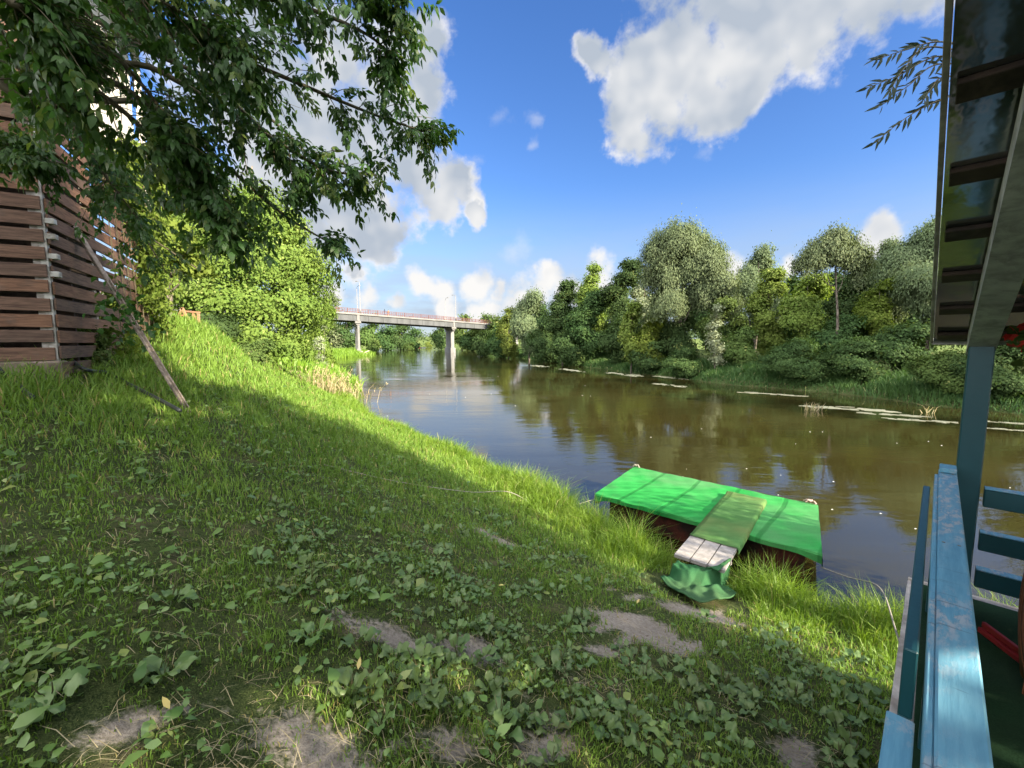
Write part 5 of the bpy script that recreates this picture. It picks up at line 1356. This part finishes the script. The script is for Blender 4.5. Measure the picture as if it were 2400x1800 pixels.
    # the umbrella tree: bare forked trunk under a wide crown
    lob = []
    for px, py, r, rz in [(1902,606,.8,.45),(1935,580,1.0,.55),(1978,570,.9,.6),(2006,598,.9,.5),(1955,600,.9,.4),(1960,556,.8,.45),(1882,622,.55,.35),(1920,618,.6,.3),(2020,622,.7,.4),(1990,612,.7,.35),(2012,655,.45,.35),(1908,590,.6,.4)]:
        lob.append((*at(px, py, 34.5), r, rz))
    make_tree('umbrella_tree', 'slender tree with bare forked trunk under an umbrella crown', 'tree', spot(1952, 34.5), 12, 3, 'willow', 310, 30000, .17, 'willow', lobes=lob, r0=.17, group=RG, sig=.3, fork=(.60, .82))
    for i, (x, y, h, r, lab) in enumerate([(33, 19, 13, 4.2, 'tree on the opposite bank just outside the right edge, nearest'), (38, 25.5, 14, 4.6, 'tree on the opposite bank outside the right edge, second'), (43, 32, 15, 4.8, 'tree on the opposite bank outside the right edge, third'), (31, 11, 12, 4.0, 'tree on the opposite bank outside the right edge, by the water')]):
        make_tree('riverside_tree', lab, 'tree', (x, y, gz(x, y)), h, r, 'dark', 380 + i, 9000, .42, lo=0, group=RG)
    # beyond the picture: further bank trees shading the lower bushes, and the wood at the horizon
    rng = np.random.default_rng(404)
    V = []; F = []; RN = []
    lobs = []
    for i in range(260):
        a = math.radians(rng.uniform(-62, 60)); r = rng.uniform(430, 720); x, y = r * math.sin(a), r * math.cos(a)
        if min(sL(np.array([x]), np.array([y]))[0] * -1, sR(np.array([x]), np.array([y]))[0] * -1) > 0: continue
        z = gz(x, y); rr = rng.uniform(6, 11); lobs.append((x, y, z + rr * .6, rr * 1.5, rr * rng.uniform(.7, 1.2)))
    V, F, rnd = crown_mesh(lobs, 34000, 2.6, rng, per=16)
    tag(np_obj('far_woods', V, F, M['farleaf'], rnd=rnd), 'far wood along the horizon beyond the river bend', 'wood', kind='stuff')

# ------------------------------------------------------------------ the box elder that overhangs the lawn, and the hanging willow spray
def build_box_elder():
    rng = np.random.default_rng(17)
    base = np.array((-6.3, .9, gz(-6.3, .9)))
    t = thing('box_elder', 'box elder tree whose leafy boughs hang into the upper left of the view', 'tree', base)
    b = MB(); hub = base + np.array((.5, .3, 4.9))
    b.tube(curve([base - ZX * .3, base + (0.05, .05, 1.5), base + (.25, .1, 3.3), hub], 6), list(np.linspace(.24, .13, 19)), 10); b.build('trunk', M['bark'], t, smooth=True)
    boughs = [  # (px, py, depth) along each bough, then how thickly it is leaved and how far its twigs reach in px
        ([(-60,-260,2.7),(330,40,3.1),(640,170,3.4),(860,262,3.6),(1020,318,3.7)], 1.0, 120),
        ([(-40,-420,2.5),(380,-70,2.9),(690,10,3.2),(850,75,3.3),(925,135,3.4)], 1.1, 120),
        ([(-60,-60,3.0),(380,170,3.4),(600,300,3.6),(760,395,3.7),(880,410,3.8)], 1.0, 120),
        ([(-60,60,3.2),(350,250,3.5),(520,380,3.7),(660,500,3.8),(800,585,3.9)], .6, 85),
        ([(-80,120,2.8),(260,190,3.1),(420,330,3.3),(500,450,3.4),(545,560,3.4)], 1.35, 95),
        ([(-120,100,2.6),(130,160,2.9),(300,270,3.1),(420,400,3.3),(480,530,3.3)], 1.35, 85),
        ([(-140,-100,2.4),(120,30,2.7),(250,110,2.9),(380,260,3.1),(430,370,3.1)], 1.3, 100),
        ([(100,-420,2.6),(470,-130,2.9),(720,-60,3.1),(880,-25,3.2),(955,5,3.2)], .8, 70),
        ([(-140,0,3.4),(60,130,3.8),(150,260,4.0),(230,390,4.1),(330,520,4.2)], 1.1, 110),
        ([(-200,250,3.3),(-60,300,3.5),(10,335,3.6),(60,352,3.6),(100,385,3.6)], .7, 40),
        ([(-60,-200,3.0),(280,80,3.3),(470,180,3.5),(640,330,3.7),(720,450,3.8)], .75, 110),
        ([(-100,-350,2.3),(150,-120,2.5),(330,-20,2.7),(480,60,2.9),(600,140,3.0)], 1.5, 150),
        ([(-200,-200,2.1),(0,-40,2.3),(90,20,2.4),(160,90,2.5),(200,170,2.6)], 1.5, 120),
        ([(-150,-80,3.6),(120,220,4.3),(190,330,4.5),(270,440,4.7),(390,640,4.8)], .8, 80),
        ([(0,-60,3.8),(400,100,4.1),(560,220,4.3),(690,330,4.4),(800,470,4.4)], .5, 100),
    ]
    br = MB(); P = []; TT = []; NN = []; LL = []; WW = []; RR = []
    def compound(p, d, sz, q):
        """one leaf: a stalk with three to five drooping leaflets"""
        k = rng.integers(3, 6); d = d / np.linalg.norm(d)
        sd = np.cross(d, (0, 0, 1)); sd = sd / (np.linalg.norm(sd) + 1e-6)
        up = np.cross(sd, d)
        roll = rng.normal(0, .5); sd, up = sd * math.cos(roll) + up * math.sin(roll), up * math.cos(roll) - sd * math.sin(roll)
        st = sz * 1.1
        pos = [(1.0, 0), (.72, 1), (.72, -1), (.42, 1), (.42, -1)][:k if k != 4 else 3]
        for f, s in pos:
            o = p + d * st * f - ZX * st * .25 * f * f
            tt = d * (1.0 if s == 0 else .55) + sd * s * .8 - ZX * rng.uniform(.35, 1.0)
            P.append(o); TT.append(tt); NN.append(up + rng.normal(size=3) * .35 + ZX * .2); l = sz * rng.uniform(.75, 1.15) * (1 if s == 0 else .85); LL.append(l); WW.append(l * rng.uniform(.36, .52)); RR.append(np.clip(q + rng.normal(0, .12), 0, .999))
    for path, thick, spread in boughs:
        pts = [at(*p) for p in path]
        C_ = curve([hub] + pts, 9); n = len(C_)
        br.tube(C_, [.027 * (1 - .90 * i / (n - 1)) + .003 for i in range(n)], 6)
        main = C_[9:]
        nt = int(43 * thick)
        for k in range(nt):
            f = rng.random() ** .8; i = min(len(main) - 2, int(f * (len(main) - 1))); a = main[i]
            d = main[i + 1] - main[i]; d = d / np.linalg.norm(d)
            r = spread / 1000 * np.linalg.norm(a - np.array((0, 0, CZ))) * rng.uniform(.35, 1.25) * (1 - .55 * f)
            side = rng.normal(size=3); side -= d * (side @ d); side = side / np.linalg.norm(side)
            e = a + d * r * .7 + side * r * np.array((1, 1, .8)) - ZX * r * .15
            tw = curve([a, (a + e) / 2 + ZX * r * .10, e], 4)
            br.tube(tw, [.0045, .004, .0035, .003, .003, .0025, .002, .002, .0015], 4, cap=False)
            q = rng.random()
            for j in range(1, len(tw)):
                dd = tw[j] - tw[j - 1]; dd = dd / (np.linalg.norm(dd) + 1e-9)
                for s in range(rng.integers(1, 3)):
                    o = rng.normal(size=3) * .8 + dd * .9 - ZX * .25
                    compound(tw[j] + rng.normal(size=3) * .012, o, rng.uniform(.050, .082), q)
            compound(tw[-1], tw[-1] - tw[-2], rng.uniform(.06, .09), q)
        for j in range(2, len(main)):
            if j / len(main) > .55 or rng.random() < .6:
                compound(main[j], rng.normal(size=3) + d * .6, rng.uniform(.05, .08), rng.random())
    P, TT, NN, LL, WW, RR = map(np.array, (P, TT, NN, LL, WW, RR))
    # an opening in the boughs before the pale wall
    q = P - at(290, 205, 3.2); dv = ray(290, 205); dv = dv / np.linalg.norm(dv); q = q - (q @ dv)[:, None] * dv
    keep = (np.linalg.norm(q, axis=1) > .24 + .12 * np.sin(P[:, 0] * 11 + P[:, 2] * 9)) | (rng.random(len(P)) < .08)
    P, TT, NN, LL, WW, RR = (a[keep] for a in (P, TT, NN, LL, WW, RR))
    V, F = leaf6(P, TT, norm(NN), LL, WW, .10, .22)
    np_obj('foliage', V, F, M['maple'], t, rnd=np.repeat(np.array(RR), 4))
    br.build('branches', M['twig'], t, smooth=True)
    # the rest of its crown, above and beside the viewer
    lob = [(-6.0, .5, 10.6, 2.6, 1.9), (-4.0, -.6, 10.2, 2.2, 1.7), (-7.6, 2.6, 10.3, 2.3, 1.8), (-5.2, 1.5, 12.2, 2.2, 1.5), (-8.0, -.8, 9.9, 2.2, 1.7), (-4.2, 1.6, 9.4, 1.5, 1.2)]
    V, F, rnd = crown_mesh(lob, 15000, .17, rng, 'layer')
    np_obj('crown', V, F, M['maple'], t, rnd=rnd)
    b = MB(); top = np.array((-5.6, .9, 11.4))
    b.tube(curve([hub, hub + (.1, 0, 2), top], 6), list(np.linspace(.13, .03, 13)), 8)
    for l in lob: b.tube(curve([hub + ZX * rng.uniform(.6, 2), (hub + np.array(l[:3])) / 2 + ZX * .8, np.array(l[:3])], 5), list(np.linspace(.07, .015, 11)), 6)
    b.build('limbs', M['bark'], t, smooth=True)

def build_willow_spray():
    rng = np.random.default_rng(6)
    base = np.array((7.9, .75, 0)); base[2] = max(gz(7.9, .75), 0)
    t = thing('willow_tree', 'willow whose narrow-leaved twigs reach out past the gazebo roof edge', 'tree', base)
    hub = base + np.array((-.2, .3, 5.0))
    b = MB(); b.tube(curve([base - ZX * .4, base + (-.1, .1, 2.4), hub, hub + (.1, .1, 2.5)], 6), list(np.linspace(.2, .05, 19)), 9); b.build('trunk', M['bark'], t, smooth=True)
    br = MB(); P = []; TT = []; NN = []; LL = []
    sprays = [[(2330,120,3.1),(2205,98,2.95),(2120,118,2.9),(2052,140,2.85)], [(2330,150,3.1),(2200,132,2.95),(2110,175,2.9),(2035,205,2.85)], [(2330,160,3.1),(2200,150,2.95),(2130,200,2.9),(2062,250,2.85)],
              [(2340,190,3.1),(2210,232,2.95),(2130,272,2.9),(2052,333,2.85)], [(2330,140,3.0),(2180,110,2.9),(2120,160,2.85),(2085,215,2.8)], [(2330,180,3.1),(2215,180,3.0),(2185,205,2.95),(2165,235,2.9)]]
    for sp in sprays:
        pts = [at(*p) for p in sp]
        br.tube(curve([hub + ZX * .3, (hub + pts[0]) / 2 + ZX * .6, pts[0]], 6), list(np.linspace(.03, .007, 13)), 5)
        C_ = curve(pts, 12); br.tube(C_, list(np.linspace(.006, .0015, len(C_))), 5)
        for j in range(6, len(C_), 1):
            d = C_[j] - C_[j - 1]; d = d / np.linalg.norm(d)
            if rng.random() < .80:
                sd = np.cross(d, (0.3, 1, 0)); sd = sd / np.linalg.norm(sd) * (1 if j % 2 else -1)
                P.append(C_[j]); TT.append(d * 1.0 + sd * rng.uniform(.25, .8) - ZX * rng.uniform(.1, .45)); NN.append((rng.normal(0, .4), -1, rng.normal(.2, .4))); LL.append(rng.uniform(.06, .105))
    LL = np.array(LL); V, F = leaf6(np.array(P), np.array(TT), norm(np.array(NN)), LL, LL * .21, .12, .12)
    np_obj('foliage', V, F, M['willowtwig'], t, rnd=np.repeat(rng.random(len(P)) * .99, 4)); br.build('branches', M['twig'], t, smooth=True)
    lob = [(8.8, -1.0, 8.0, 1.1, 1.2), (9.2, -1.8, 7.2, 1.1, 1.2), (8.2, -1.6, 7.0, 1.0, 1.1), (9.0, 2.0, 3.5, 1.0, .9), (9.8, 1.0, 3.4, 1.0, .9), (8.7, 1.5, 4.2, .8, .8)]
    V, F, rnd = crown_mesh(lob, 10000, .14, rng, 'willow'); np_obj('crown', V, F, M['willowtwig'], t, rnd=rnd)

def build_shade_trees():
    """the trees that stand behind the viewer and throw the shade on the lawn"""
    for i, (x, y, h, r, n, lab) in enumerate([
        (9.5, -8.5, 15.0, 4.6, 17000, 'tallest tree behind the gazebo shading the lawn'), (11.4, -5.4, 11.5, 3.2, 10000, 'tree between the tallest tree and the water behind the gazebo'),
        (10.1, -3.1, 9.0, 2.5, 7500, 'tree leaning over the water right of the gazebo'), (4.0, -12.0, 13.5, 4.8, 15000, 'broad tree up the bank shading the lawn and slats'), (6.6, -5.2, 8.6, 2.9, 11000, 'low tree standing right behind the gazebo'), (-3.0, -16.0, 13.0, 4.6, 12000, 'tree uphill shading the slatted building')]):
        make_tree('shade_tree', lab, 'tree', (x, y, gz(x, y)), h, r, 'mid', 500 + i, n, .30, 'round', lo=.08, nl=16, holes=.36, group='trees behind the viewer')

# ------------------------------------------------------------------ build everything
build_light(); build_ground(); build_water()
build_grass(); build_cover(); build_straw(); build_pebbles(); build_plantains()
build_gazebo(); build_house(); build_pontoon(); build_bridge(); build_river_things()
build_trees(); build_box_elder(); build_willow_spray(); build_shade_trees()
